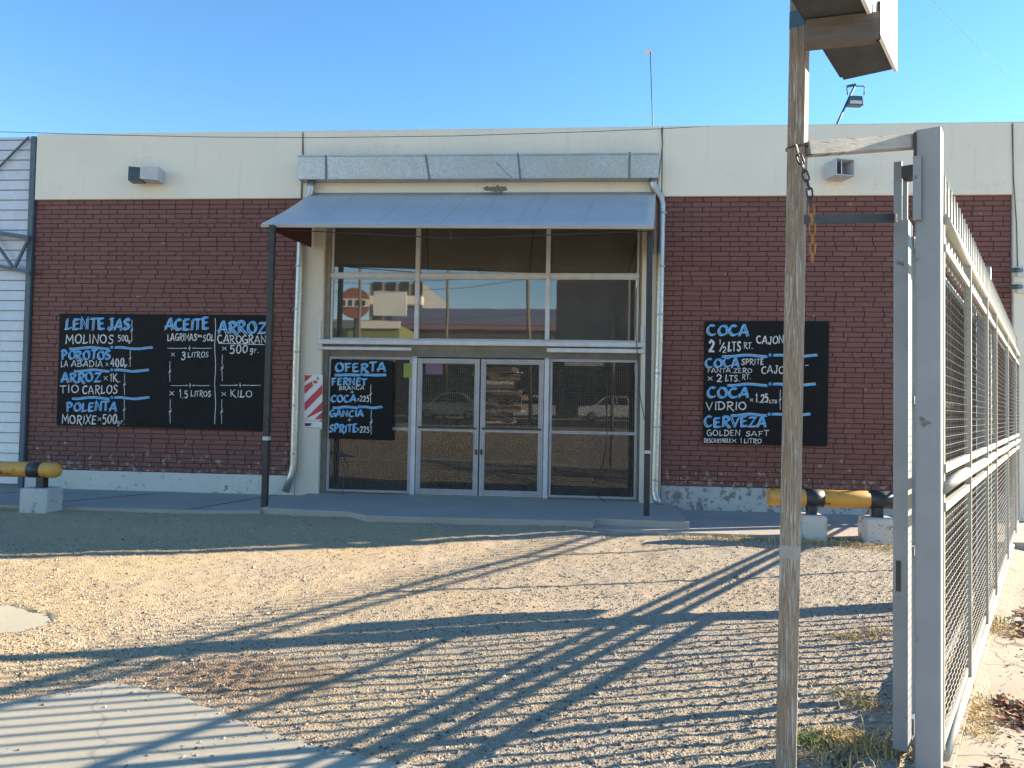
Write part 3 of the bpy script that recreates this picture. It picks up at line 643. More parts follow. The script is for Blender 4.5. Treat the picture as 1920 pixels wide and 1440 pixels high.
for (f, b, low) in ((fl, bl, onY(590, 464, YF-.06)), (fr, br, onY(1231, 478, YF-.06))):
    e = Vector((.004, 0, 0)); t = [f+Vector((.02 if f is fl else -.02, .02, -.03)), b+Vector((.02 if f is fl else -.02, 0, -.03)), Vector((b.x+(.02 if f is fl else -.02), YF-.06, low.z))]
    MB().add([p-e for p in t]+[p+e for p in t], [(0, 1, 2), (5, 4, 3), (0, 3, 4, 1), (1, 4, 5, 2), (2, 5, 3, 0)]).build('side_flap', M['flap'], aw)
MB().tube([fl+Vector((.35, .05, -.06)), onY(848, 447, 9.65), fr+Vector((-.03, .05, -.05))], .008, 6).beam(onY(845, 426, 9.65), onY(845, 448, 9.65), .014, .014).build('truss_rod', M['black'], aw)
for u in (.02, .33, .66, .98): MB().beam(awn(u, .03, -.035), awn(u, .98, -.035), .03, .03).build('rafter', M['black'], aw)
lb, rb = onZ(496, 951, .13), onZ(1212, 979, .085)
MB().bbox(lb.x-.037, lb.x+.037, lb.y-.037, lb.y+.037, .11, fl.z-.03, .006).build('post', M['black'], aw)
MB().bbox(lb.x-.040, lb.x+.040, lb.y-.040, lb.y+.040, .99, 1.04, .003).build('post_clamp', M['lampw'], aw)
MB().bbox(rb.x-.035, rb.x+.035, rb.y-.035, rb.y+.035, .06, fr.z-.03, .006).build('post', M['black'], aw)
MB().bbox(rb.x-.038, rb.x+.038, rb.y-.038, rb.y+.038, .93, .97, .003).build('post_clamp', M['lampw'], aw)

# loose cables hanging at the entrance
cable('loose_cable', [onY(x, y, YW-.10) for x, y in ((625, 822), (634, 850), (645, 878), (643, 915), (641, 928), (652, 932), (690, 934))], .006, 'dark cable dangling below the offer board to the threshold')
cable('loose_cable', [onY(x, y, YW-.10) for x, y in ((1137, 690), (1139, 800), (1136, 850), (1128, 882), (1112, 908), (1114, 925), (1130, 938), (1150, 948))], .006, 'dark cable curving down the mesh of the right side window')
cable('loose_cable', [onY(x, y, YF-.08) for x, y in ((1193, 540), (1192, 620), (1196, 680), (1200, 740), (1208, 785), (1212, 792))], .006, 'dark cable hanging beside the right pilaster to the black post')

# ------------------------------------------------------------------ hand lettering (brush strokes)
def cr(pts, n=6):
    P = [Vector((p[0], p[1])) for p in pts]; out = []
    for i in range(len(P)-1):
        p0, p1, p2, p3 = P[max(i-1, 0)], P[i], P[i+1], P[min(i+2, len(P)-1)]
        for k in range(n):
            t = k/n; out.append(.5*((2*p1)+(p2-p0)*t+(2*p0-5*p1+4*p2-p3)*t*t+(3*p1-p0-3*p2+p3)*t**3))
    return [tuple(p) for p in out]+[tuple(P[-1])]
def C_(*p): return cr(p)
def el(cx, cy, rx, ry, a0, a1, n=14): return [(cx+rx*math.cos(math.radians(a0+(a1-a0)*i/n)), cy+ry*math.sin(math.radians(a0+(a1-a0)*i/n))) for i in range(n+1)]
O_ = el(.5, .5, .42, .48, 100, 460, 18)
GL = {  # width, strokes in a 1 x 1 cell
 'A': (.86, [[(.02, 0), (.42, 1), (.55, 1), (.9, 0)], [(-.05, .30), (.85, .36)]]), 'B': (.75, [[(.12, 1), (.12, 0)], C_((.0, .98), (.5, 1.0), (.78, .78), (.5, .55), (.15, .52)), C_((.15, .52), (.6, .52), (.9, .27), (.55, .02), (.02, .02))]),
 'C': (.8, [el(.55, .5, .48, .5, 55, 310)]), 'D': (.82, [[(.14, 1), (.14, 0)], C_((.0, .98), (.45, 1.0), (.88, .72), (.86, .3), (.5, .03), (.04, .02))]),
 'E': (.7, [[(.8, .98), (.15, .97), (.15, .03), (.85, .02)], [(.15, .52), (.7, .53)]]), 'F': (.68, [[(.88, .97), (.0, .97)], [(.2, .97), (.18, 0)], [(.2, .5), (.72, .53)]]),
 'G': (.85, [el(.52, .5, .46, .5, 60, 330), [(.5, .46), (.97, .46), (.95, .05)]]), 'I': (.28, [[(.5, 1), (.5, 0)]]), 'J': (.6, [C_((.72, 1), (.72, .3), (.55, -.04), (.2, .02), (.05, .22)), [(.4, 1), (.95, 1)]]),
 'K': (.78, [[(.14, 1), (.14, 0)], [(.82, .98), (.18, .45)], C_((.3, .5), (.6, .2), (1.0, -.12))]), 'L': (.66, [C_((.2, 1), (.2, .5), (.16, .02)), C_((.0, .06), (.4, .02), (.9, .12))]),
 'M': (1.0, [[(.05, 0), (.14, 1), (.5, .35), (.86, 1), (.95, 0)]]), 'N': (.85, [[(.1, 0), (.1, 1), (.85, .02), (.85, 1)]]), 'O': (.9, [O_]), 'P': (.72, [[(.15, 1), (.14, 0)], C_((.0, .96), (.5, 1.0), (.86, .74), (.5, .45), (.16, .46))]),
 'R': (.8, [[(.15, 1), (.14, 0)], C_((.0, .96), (.5, 1.0), (.82, .76), (.5, .5), (.18, .49)), C_((.35, .5), (.6, .2), (1.0, -.14))]), 'S': (.72, [C_((.85, .86), (.55, 1.0), (.18, .82), (.35, .57), (.72, .42), (.82, .18), (.45, -.02), (.08, .12))]),
 'T': (.75, [[(.0, .97), (.95, .99)], [(.48, .97), (.46, 0)]]), 'V': (.82, [[(.04, 1), (.45, 0), (.9, 1)]]), 'X': (.8, [[(.06, 1), (.88, 0)], [(.86, 1), (.06, 0)]]), 'Z': (.78, [[(.06, .96), (.86, .97), (.06, .03), (.95, .02)]]),
 '0': (.66, [el(.5, .5, .40, .48, 100, 460, 18)]), '1': (.36, [[(.2, .8), (.55, 1), (.55, 0)]]), '2': (.66, [C_((.1, .78), (.4, 1.0), (.82, .78), (.6, .4), (.1, .02)), [(.1, .02), (.92, .03)]]), '3': (.62, [C_((.12, .88), (.5, 1.0), (.8, .78), (.35, .54)), C_((.35, .54), (.85, .4), (.7, .05), (.3, -.02), (.05, .16))]),
 '4': (.7, [[(.62, 0), (.62, 1), (.05, .34), (.95, .34)]]), '5': (.64, [[(.85, .97), (.25, .97), (.2, .55)], C_((.2, .55), (.6, .63), (.86, .35), (.6, .0), (.1, .06))]),
 'g': (.6, [el(.42, .42, .32, .30, 40, 400), C_((.74, .72), (.74, .1), (.6, -.35), (.15, -.28))]), 'r': (.5, [[(.2, .75), (.2, 0)], C_((.2, .45), (.45, .75), (.8, .65))]),
 'x': (.6, [[(.08, .85), (.92, .1)], [(.88, .85), (.08, .1)]]), '+': (.6, [[(.5, .9), (.5, .1)], [(.1, .5), (.9, .5)]]), '/': (.45, [[(.05, 0), (.9, 1)]]), '.': (.3, [[(.4, .02), (.55, .04)]]), ' ': (.4, []), '-': (.6, [[(.05, .5), (.95, .5)]]),
}
class Ink:
    """collects brush strokes painted on one board (plane Y = const); every stroke lies a hair above the one before"""
    def __init__(s, Y, parent): s.Y = Y; s.par = parent; s.new(); s.k = 0
    def new(s): s.m = {'white': MB(), 'blue': MB()}
    def flush(s, name):
        w, b = s.m['white'], s.m['blue']; p = s.par
        if b.v: p = b.build('blue_'+name, M['blue'], s.par, False)
        if w.v: w.build('white_outline' if b.v else 'white_'+name, M['white'], p, False)
        s.new()
    def stroke(s, pts, w, col, base=0.0):                   # pts in photo pixels
        P = [onY(x, y, s.Y) for x, y in pts]; P = [(p.x, p.z) for p in P]; Q = [P[0]]
        for p in P[1:]:
            if math.hypot(p[0]-Q[-1][0], p[1]-Q[-1][1]) > 1e-4: Q.append(p)
        if len(Q) < 2: return
        s.k += 1; y = s.Y-.0015-base-(s.k % 60)*.00003; L, R = [], []; n = len(Q); h = w/2*(s.Y/FPX)
        for i, p in enumerate(Q):
            a, b = Q[max(i-1, 0)], Q[min(i+1, n-1)]; d0 = (p[0]-a[0], p[1]-a[1]); d1 = (b[0]-p[0], b[1]-p[1])
            if i == 0: d0 = d1
            if i == n-1: d1 = d0
            l0, l1 = math.hypot(*d0), math.hypot(*d1); d0 = (d0[0]/l0, d0[1]/l0); d1 = (d1[0]/l1, d1[1]/l1)
            t = (d0[0]+d1[0], d0[1]+d1[1]); lt = math.hypot(*t)
            t = d1 if lt < .2 else (t[0]/lt, t[1]/lt)
            k = min(1/max(.45, t[0]*d1[0]+t[1]*d1[1]), 1.9); hh = h*random.uniform(.88, 1.1)*k
            if i == 0 or i == n-1: hh *= .8
            ext = -h*.5 if i == 0 else (h*.5 if i == n-1 else 0)
            q = (p[0]+t[0]*ext, p[1]+t[1]*ext); L.append((q[0]-t[1]*hh, y, q[1]+t[0]*hh)); R.append((q[0]+t[1]*hh, y, q[1]-t[0]*hh))
        s.m[col].add(L+R, [(i, i+1, n+i+1, n+i) for i in range(n-1)])
    def text(s, t, x0, x1, yt, yb, col='white', w=None, dy=0.0):
        tot = sum(GL[c][0] for c in t)+.12*(len(t)-1); sx = (x1-x0)/tot; h = yb-yt; x = x0
        w = w or (h*.155 if col == 'white' else h*.185); w = max(w, 1.2)
        for c in t:
            wd, st = GL[c]; jy = random.uniform(-.06, .06)*h; js = random.uniform(.92, 1.08); sl_ = random.uniform(-.05, .11)*h; jw = random.uniform(.85, 1.2)
            yy = yb+dy*(x-x0)+jy
            for p in st:
                q = [(x+a*wd*sx+b*sl_, yy-b*h*js+random.uniform(-.012, .012)*h) for a, b in p]
                if col == 'blue': s.stroke([(a-w*.80, b+w*.55) for a, b in q], max(w*.34, 1.1), 'white')
                s.stroke(q, w*jw, col, .0022 if col == 'blue' else 0)
            x += (wd+.12)*sx
        s.flush('word')
    def wave(s, x0, x1, y, w, amp, mid=None, dy=0, col='blue'):
        mid = mid or (x0+x1)/2; g = (x1-x0)*.035
        for a, b in ((x0, mid-g), (mid+g, x1)):
            q = [(a+(b-a)*i/16, y+dy*((a+(b-a)*i/16)-x0)+amp*math.sin(i/16*6.8+(1 if a == x0 else 4))) for i in range(17)]
            s.stroke([(p[0], p[1]+w*.5) for p in q], w*.8, col, .0022)
            s.stroke(q, w*.5, 'white', .0004) if False else None
            s.stroke([(p[0], p[1]-w*.1) for p in q], w*.22, 'white', .0042)
        s.stroke([(mid+w*.45*math.cos(t), y+dy*(mid-x0)+w*.45*math.sin(t)) for t in np.linspace(0, 6.28, 9)], w*.5, col, .0022); s.flush('divider')
    def bolt(s, x, y0, y1):
        m = (y0+y1)/2; k = (y1-y0)*.10
        s.stroke([(x+.6, y0), (x, m-k*1.3)], 1.3, 'white'); s.stroke([(x+k*.5, m-k), (x-k*.35, m+k*.1), (x+k*.45, m-k*.05), (x-k*.4, m+k)], 1.7, 'white'); s.stroke([(x, m+k*1.3), (x+.3, y1)], 1.3, 'white'); s.flush('bolt_mark')
    def thin(s, x0, x1, y, dy=0):
        mid = (x0+x1)/2; g = (x1-x0)*.10
        for a, b in ((x0, mid-g), (mid+g, x1)): s.stroke([(a, y+dy*(a-x0)), ((a+b)/2, y+dy*((a+b)/2-x0)+.4), (b, y+dy*(b-x0))], 1.2, 'white')
        for k in (-1, 1): s.stroke([(mid+k*g*.9-1, y+dy*(mid-x0)), (mid+k*g*.9+1, y+dy*(mid-x0))], 2.6, 'white')
        s.stroke([(mid, y+dy*(mid-x0)-4), (mid, y+dy*(mid-x0)+4)], 1.4, 'white'); s.stroke([(mid-2, y+dy*(mid-x0)), (mid+2, y+dy*(mid-x0))], 1.6, 'white'); s.flush('divider')

def board(px4, Y, label, th=.025):
    P = [onY(x, y, Y) for x, y in px4]; c = sum(P, Vector())/4
    t = thing('menu_board', (c.x, Y, min(p.z for p in P)), label, 'menu board', 'painted black menu boards')
    MB().prism([(p.x, p.z) for p in P], Y, Y+th).build('panel', M['board'], t); return t

# left board
b1 = board([(112, 588), (508, 591), (500, 808), (106, 797)], YF-.04, 'wide black board listing dry goods in blue and white on left brick wall')
k1 = Ink(YF-.04, b1); X = lambda c: 90+c/4.465; Yc = lambda c: 570+c/4.465
def T1(t, x0, x1, a, b, col='white', w=None): k1.text(t, X(x0), X(x1), Yc(a), Yc(b), col, w)
for a in (('LENTE', 150, 480, 120, 210, 'blue'), ('JAS', 508, 690, 122, 212, 'blue'), ('MOLINOS', 148, 550, 258, 328), ('500', 585, 672, 262, 312), ('gr', 672, 708, 300, 322),
          ('POROTOS', 122, 530, 388, 462, 'blue'), ('LA', 108, 168, 478, 525), ('ABADIA', 195, 462, 478, 525), ('x', 482, 508, 486, 520), ('400', 527, 634, 460, 525), ('gr.', 638, 676, 500, 524),
          ('ARROZ', 118, 448, 575, 650, 'blue'), ('x', 467, 502, 603, 642), ('1K.', 518, 610, 585, 652), ('TIO', 100, 258, 682, 745), ('CARLOS', 288, 582, 682, 750),
          ('POLENTA', 162, 580, 820, 892, 'blue'), ('MORIXE', 118, 405, 930, 1002), ('x', 415, 447, 945, 980), ('500', 455, 575, 925, 1000), ('gr.', 578, 645, 968, 1006),
          ('ACEITE', 988, 1352, 120, 210, 'blue'), ('LAGRIMAS', 1000, 1248, 250, 306), ('DEL', 1252, 1292, 262, 276), ('SOL', 1297, 1388, 254, 310), ('x', 1030, 1064, 402, 440), ('3', 1115, 1152, 396, 462), ('LITROS', 1172, 1344, 402, 445),
          ('x', 1015, 1056, 728, 770), ('1.5', 1102, 1172, 725, 786), ('LITROS', 1195, 1366, 728, 775), ('ARROZ', 1435, 1832, 148, 242, 'blue'), ('CAROGRAN', 1420, 1830, 262, 326), ('x', 1456, 1500, 352, 390), ('500', 1520, 1670, 345, 412), ('gr.', 1690, 1768, 366, 408),
          ('x', 1450, 1494, 732, 772), ('KILO', 1525, 1710, 722, 778)): T1(*a)
for x0, x1, y, m in ((180, 876, 364, 537), (220, 845, 552, 535), (206, 850, 782, 536)): k1.wave(X(x0), X(x1), Yc(y), 4.2, 1.4, X(m))
for x0, x1, y in ((1000, 1372, 370), (1028, 1352, 682), (1440, 1778, 680)): k1.thin(X(x0), X(x1), Yc(y))
k1.stroke([(X(x), Yc(y)) for x, y in ((1430, 330), (1600, 334), (1812, 340))], 1.3, 'white'); k1.flush('underline')
k1.stroke([(X(1400+4*math.sin(i*1.1)), Yc(120+885*i/16)) for i in range(17)], 1.4, 'white'); k1.flush('column_line')
for x, a, b in ((702, 135, 300), (688, 385, 525), (640, 585, 760), (638, 800, 970), (1020, 480, 650), (1458, 425, 645), (1022, 800, 1000), (1453, 800, 1000)): k1.bolt(X(x), Yc(a), Yc(b))
# right board
b2 = board([(1322, 603), (1555, 602), (1551, 837), (1318, 832)], YF-.04, 'black board listing soft drinks and beer on the right brick wall')
k2 = Ink(YF-.04, b2); X2 = lambda c: 1300+c/5.537; Y2 = lambda c: 590+c/5.537
for t in (('COCA', 150, 582, 108, 212, 'blue'), ('2', 160, 216, 265, 388), ('1', 258, 290, 265, 312), ('/', 272, 318, 285, 375), ('2', 300, 340, 335, 390), ('LTS', 358, 492, 288, 378), ('RT.', 525, 616, 290, 350), ('CAJON', 655, 938, 224, 300),
          ('COCA', 130, 484, 452, 542, 'blue'), ('SPRITE', 498, 732, 458, 515), ('FANTA.ZERO', 145, 610, 556, 602), ('CAJON', 705, 1010, 536, 608), ('x', 150, 200, 636, 684), ('2', 242, 300, 615, 692), ('LTS.', 328, 486, 626, 690), ('RT.', 505, 598, 622, 670),
          ('COCA', 148, 578, 758, 860, 'blue'), ('x', 585, 622, 864, 904), ('1.25', 645, 778, 826, 910), ('LTS.', 788, 880, 882, 916), ('VIDRIO', 130, 552, 905, 986),
          ('CERVEZA', 120, 762, 1064, 1162, 'blue'), ('GOLDEN', 138, 487, 1202, 1258), ('SAFT', 540, 786, 1206, 1258), ('DESCARTABLE', 110, 392, 1288, 1326), ('x', 395, 448, 1290, 1332), ('1', 482, 506, 1282, 1332), ('LITRO', 525, 708, 1288, 1334)):
    k2.text(t[0], X2(t[1]), X2(t[2]), Y2(t[3]), Y2(t[4]), *t[5:])
for x0, x1, y, m in ((300, 1285, 420, 797), (355, 1267, 720, 795), (390, 1212, 1032, 787)): k2.wave(X2(x0), X2(x1), Y2(y), 4.4, 1.4, X2(m))
k2.bolt(X2(900), Y2(780), Y2(985)); k2.stroke([(X2(1165), Y2(528)), (X2(1192), Y2(526))], 1.8, 'white'); k2.flush('dash')
# offer board on the shop window
b3 = board([(621, 674), (737, 677), (734, 826), (616, 822)], YF-.01, 'small black offer board hung on the mesh of the left shop window')
k3 = Ink(YF-.01, b3); X3 = lambda c: 530+c/3.79; Y3 = lambda c: 620+c/3.79
for t in (('OFERTA', 377, 738, 230, 290, 'blue'), ('FERNET', 352, 602, 336, 384, 'blue'), ('BRANCA', 400, 580, 394, 420), ('+', 480, 508, 426, 450), ('COCA', 345, 526, 456, 504, 'blue'), ('x', 529, 545, 476, 498), ('225', 547, 614, 462, 502),
          ('GANCIA', 337, 578, 563, 608, 'blue'), ('+', 459, 488, 620, 646), ('SPRITE', 334, 532, 666, 718, 'blue'), ('x', 529, 545, 688, 712), ('225', 547, 616, 680, 722)):
    k3.text(t[0], X3(t[1]), X3(t[2]), Y3(t[3]), Y3(t[4]), *t[5:])
k3.wave(X3(372), X3(735), Y3(310), 4.4, .3, X3(560)); k3.wave(X3(358), X3(707), Y3(540), 4.2, .9, X3(547))
k3.bolt(X3(625), Y3(385), Y3(515)); k3.bolt(X3(628), Y3(565), Y3(735))

# red and white striped warning plate on the left pilaster
Yw = YF-.035
P = lambda x, y: (lambda q: (q.x, q.z))(onY(x, y, Yw))
ws = thing('warning_sign', (*onY(588, 788, Yw)[:2], 1.2), 'red and white diagonally striped plate on the left white pilaster', 'sign')
MB().prism([P(571, 702), P(605.5, 703), P(603.5, 788), P(569.5, 787)], Yw, Yw+.006).build('plate', M['signw'], ws)
def stripe(m, x0, x1, yl, hh, y=None):                       # diagonal band rising to the right, clipped to the plate
    a = [(x0, yl), (x1, yl-34), (x1, yl-34+hh), (x0, yl+hh)]
    a = [(x, min(max(yy, 703.5), 786.5)) for x, yy in a]
    if abs(a[0][1]-a[3][1])+abs(a[1][1]-a[2][1]) > 2: m.prism([P(*q) for q in a], Yw-.0025, Yw-.0005)
sm = MB()
for yl in (723, 755, 787): stripe(sm, 571, 604.5, yl, 16.5)
sm.prism([P(571.5, 703.5), P(586, 703.5), P(571.5, 717)], Yw-.0025, Yw-.0005); sm.prism([P(604.5, 772), P(604.5, 786), P(590, 786)], Yw-.0024, Yw-.0005)
sm.build('red_stripes', M['red'], ws)
MB().prism([P(586, 704), P(604.5, 704), P(604.5, 721), P(586, 721)], Yw-.005, Yw-.003).build('emblem_panel', M['signw'], ws)
MB().prism([P(593, 711.5), P(596, 706), P(599.5, 711.5)], Yw-.007, Yw-.0055).build('green_triangle', M['greens'], ws)
MB().prism([P(587.5, 713.5), P(595, 713.5), P(595, 719), P(587.5, 719)], Yw-.007, Yw-.0055).build('red_square', M['red'], ws)
lp = MB().prism([P(569.5, 790), P(604, 791), P(603, 805), P(569, 804)], Yw, Yw+.006).build('lower_plate', M['signw'], ws)
lm = MB().prism([P(571.5, 793), P(585, 793.5), P(581, 799), P(571.5, 799)], Yw-.002, Yw-.0005); lm.prism([P(571, 801.5), P(601, 802.3), P(601, 803.2), P(571, 802.4)], Yw-.002, Yw-.0005)
lm.build('black_print', M['blackp'], lp)
# paper notices behind the glass
tag(MB().box(*sorted((onY(757, 690, YW-.034).x, onY(778, 690, YW-.034).x)), YW-.034, YW-.032, onY(765, 708, YW-.034).z, onY(765, 681, YW-.034).z).build('paper_notice', M['yellowp']), 'lime yellow paper notice taped to the glass beside the left door', 'notice')
tag(MB().box(*sorted((onY(798, 690, YW-.034).x, onY(830, 690, YW-.034).x)), YW-.034, YW-.032, onY(815, 702, YW-.034).z, onY(815, 681, YW-.034).z).build('paper_notice', M['pinkp']), 'pink paper notice at the top of the left door pane', 'notice')
# ------------------------------------------------------------------ wall lamps, roof mast, roof lamp, cameras
l1 = thing('wall_lamp', onY(285, 342, YF-.05), 'white box floodlight on the left fascia turned to the left', 'lamp', 'box floodlights on the fascia')
c1 = onY(286, 329, YF-.17)
def yawbox(m, c, ang, x0, x1, y0, y1, z0, z1, taper=0):
    ca, sa = math.cos(ang), math.sin(ang); v = []
    for zz in (z0, z1):
        for x, y in ((x0, y0), (x1, y0), (x1, y1), (x0, y1)):
            k = taper if x == x0 else 0
            v.append((c[0]+x*ca-y*sa, c[1]+x*sa+y*ca, c[2]+zz+(k if zz == z0 else -k)))
    return m.hexa(v)
yawbox(MB(), c1, .12, -.13, .13, -.12, .10, -.10, .10, .012).build('housing', M['lampw'], l1)
yawbox(MB(), c1, .12, -.31, -.132, -.10, .08, -.105, .088, -.008).build('shade', M['lampd'], l1)
MB().box(c1.x-.02, c1.x+.06, YF-.12, YF-.04, c1.z-.03, c1.z+.03).build('bracket', M['lampw'], l1)
l2 = thing('wall_lamp', onY(1574, 336, YF-.05), 'open white box lamp with mirrored reflector on the right fascia', 'lamp', 'box floodlights on the fascia')
c2 = onY(1575, 318, YF-.20)
a = [onY(x, y, YF-.24) for x, y in ((1556, 334), (1578, 335), (1592, 321), (1592, 303))]
m = MB(); w_, h_ = .14, .115
for (x0, x1, z0, z1) in ((-w_, -w_+.012, -h_, h_), (w_-.012, w_, -h_, h_), (-w_+.0121, w_-.0121, -h_, -h_+.012), (-w_+.0121, w_-.0121, h_-.012, h_)): yawbox(m, c2, .28, x0, x1, -.12, .10, z0, z1)
yawbox(m, c2, .28, -w_, w_, .1005, .14, -h_, h_); m.build('housing', M['lampw'], l2)
yawbox(yawbox(MB(), c2, .28, -.05, -.04, -.10, .09, -.09, .09), c2, .28, -.035, .12, .06, .09, -.09, .09).build('reflector', M['mirror'], l2)
MB().box(c2.x-.04, c2.x+.04, YF-.10, YF-.04, c2.z-.03, c2.z+.03).build('bracket', M['lampw'], l2)
Ym = 14.0
mb_, mt_ = onY(1224, 236, Ym), onY(1219.5, 96, Ym)
mast = thing('antenna_mast', (mb_.x, Ym, 5.2), 'thin grey antenna mast standing on the flat roof', 'antenna')
MB().tube([(mb_.x, Ym, 5.2), mb_, mt_], .010, 8).build('pole', M['teal'], mast)
MB().box(mt_.x-.09, mt_.x-.01, Ym-.03, Ym+.03, mt_.z-.06, mt_.z+.03).beam((mt_.x-.09, Ym, mt_.z), (mt_.x+.05, Ym, mt_.z-.03), .012, .012).build('receiver', M['signw'], mast)
Yr = 12.4; A = onY(1569, 233, Yr); B = onY(1603, 160, Yr)
rl = thing('roof_floodlight', (A.x, Yr, 5.2), 'teal grey floodlight on a leaning rod above the roof edge', 'lamp')
MB().tube([A+(A-B)*.35, A, B], .017, 8).build('rod', M['teal'], rl)
q = lambda x, y, Y=Yr-.08: onY(x, y, Y)
MB().tube([q(1589, 178), q(1588, 164), q(1590, 161), q(1619, 161.5), q(1621, 165), q(1620, 178)], .010, 6).beam(q(1588, 162, Yr-.05), q(1604, 159, Yr-.05), .05, .028).build('yoke', M['teal'], rl)
f0, f1, f2, f3 = q(1590, 196), q(1619, 197), q(1617, 180), q(1596, 179)
MB().add([f0, f1, f2, f3]+[p+Vector((0, .16, .02)) for p in (f0, f1, f2, f3)], [(0, 1, 2, 3), (7, 6, 5, 4), (0, 4, 5, 1), (1, 5, 6, 2), (2, 6, 7, 3), (3, 7, 4, 0)]).build('housing', M['teal'], rl)
MB().add([p+Vector((0, -.006, 0)) for p in (q(1593, 194), q(1617, 195), q(1616, 189), q(1595, 188))]+[p+Vector((0, -.001, 0)) for p in (q(1593, 194), q(1617, 195), q(1616, 189), q(1595, 188))], [(0, 1, 2, 3), (0, 4, 5, 1), (1, 5, 6, 2), (2, 6, 7, 3), (3, 7, 4, 0)]).build('lens', M['lampw'], rl)
for (x, y), lab in (((1908, 508), 'upper of two dark security cameras on the white wall end'), ((1908, 539), 'lower of two dark security cameras on the white wall end')):
    c = onY(x, y, YF-.06); t = thing('security_camera', c, lab, 'camera', 'security cameras by the wall end')
    MB().bbox(c.x-.02, c.x+.17, YF-.085, YF-.036, c.z-.08, c.z+.06, .01).build('junction_box', M['signw'], t)
    MB().tube([c+Vector((.0, -.07, 0)), c+Vector((-.06, -.12, -.01)), c+Vector((-.19, -.22, -.03))], .032, 12).build('body', M['lampd'], t)

# ------------------------------------------------------------------ neighbouring clad building, left
wh = thing('warehouse', (-9.5, 11.0, 0), 'white board clad building at the left edge with steel truss canopy', 'building')
m = MB(); z = .18
while z < 5.5:
    h = min(.155, 5.5-z); m.add([(-13, YF+.02, z), (-8.385, YF+.02, z), (-8.385, YF+.001, z+.006), (-8.385, YF+.012, z+h-.003), (-8.385, YF+.03, z+h), (-13, YF+.001, z+.006), (-13, YF+.012, z+h-.003), (-13, YF+.03, z+h)], [(0, 1, 2, 5), (5, 2, 3, 6), (6, 3, 4, 7)]); z += h
m.build('cladding', M['clad'], wh)
m = MB(); z = .18
while z < 5.5: m.box(-13, -8.386, YF-.0012, YF+.004, z-.003, z+.004); z += .155
m.build('board_joints', M['trim'], wh)
MB().box(-13, -8.39, YF+.031, 20, 0, 5.48).build('wall', M['conc'], wh)
MB().bbox(-8.384, -8.30, YF-.05, YF+.2, .05, 5.49, .006).build('corner_trim', M['trim'], wh)
Yt = YF-.10
m = MB(); t0, t1 = onY(57, 446, Yt), onY(57, 511, Yt)
lt, lbm = onY(0, 437, Yt), onY(0, 499, Yt); dT = (lt-t0).normalized(); dB = (lbm-t1).normalized()
m.beam(t0, t0+dT*4.2, .10, .05); m.beam(t1, t1+dB*4.2, .06, .05)
for i in range(6):
    a, b = t0+dT*(.7*i+.02), t0+dT*(.7*i+.70); c = t1+dB*(.7*i+.27); m.beam(a, c, .035, .035, (0, 1, 0)); m.beam(c, b, .035, .035, (0, 1, 0))
m.build('truss_canopy', M['trim'], wh)
MB().beam(onY(55, 256, YF-.03), onY(-40, 352, YF-.03), .02, .025, (0, 1, 0)).build('brace_rod', M['trim'], wh)

# ------------------------------------------------------------------ yellow and black pipe barriers on concrete feet
def barrier(x0, x1, Y, zc, r, bands, feet, label, caps):
    t = thing('pipe_barrier', ((x0+x1)/2, Y, 0), label, 'barrier', 'striped pipe barriers')
    prof = []
    if caps[0]: prof += [(-r*.9+r*.9*(1-math.cos(a))*1.0, r*math.sin(a)) for a in (.05, .4, .8, 1.2)]
    prof += [(0 if caps[0] else 0, r), (x1-x0, r)]
    if caps[1]: prof += [(x1-x0+r*.95*math.sin(a), r*math.cos(a)*1.02) for a in (.4, .8, 1.15, 1.5)]
    MB().lathe((x0, Y, zc), (1, 0, 0), prof, 28).build('pipe', M['yellow'], t)
    for a, b in bands: MB().lathe((a, Y, zc), (1, 0, 0), [(0, r*.98), (.0, r+.003), (b-a, r+.003), (b-a, r*.98)], 28).build('black_band', M['blackp'], t)
    for fx, w, h in feet:
        MB().bbox(fx-w/2, fx+w/2, Y-.16, Y+.16, -.03, h, .018).build('concrete_foot', M['block'], t)
        MB().bbox(fx-.05, fx+.05, Y-.05, Y+.05, h-.01, zc-r*.8, .006).build('stub', M['blackp'], t)
    return t
Yb = 8.95
e = onY(115, 882, Yb); c0 = onY(0, 881, Yb)
rr = .5*(onY(60, 867, Yb).z-onY(60, 896, Yb).z)
f0 = onY(78, 930, Yb)
barrier(-9.6, e.x-.095, Yb, e.z, rr, [(onY(57, 880, Yb).x, onY(81, 880, Yb).x), (-8.6, -8.2)], [(f0.x, .35, onY(78, 914, Yb).z), (-8.9, .40, .33)], 'yellow pipe barrier with one black band and rounded end at far left', (False, True))
Yb = 8.9
e0 = onY(1441, 930, Yb); rr = .5*(onY(1580, 919, Yb).z-onY(1580, 952, Yb).z)
barrier(e0.x, onY(1712, 940, Yb).x, Yb, onY(1580, 935.5, Yb).z, rr, [(onY(1508, 935, Yb).x, onY(1542, 935, Yb).x), (onY(1628, 935, Yb).x, onY(1676, 935, Yb).x)],
        [(onY(1521, 980, Yb).x, .26, onY(1521, 964, Yb).z), (onY(1645, 990, Yb).x, .32, onY(1645, 969, Yb).z)], 'yellow and black pipe barrier with flat end behind the gate pole', (False, False))

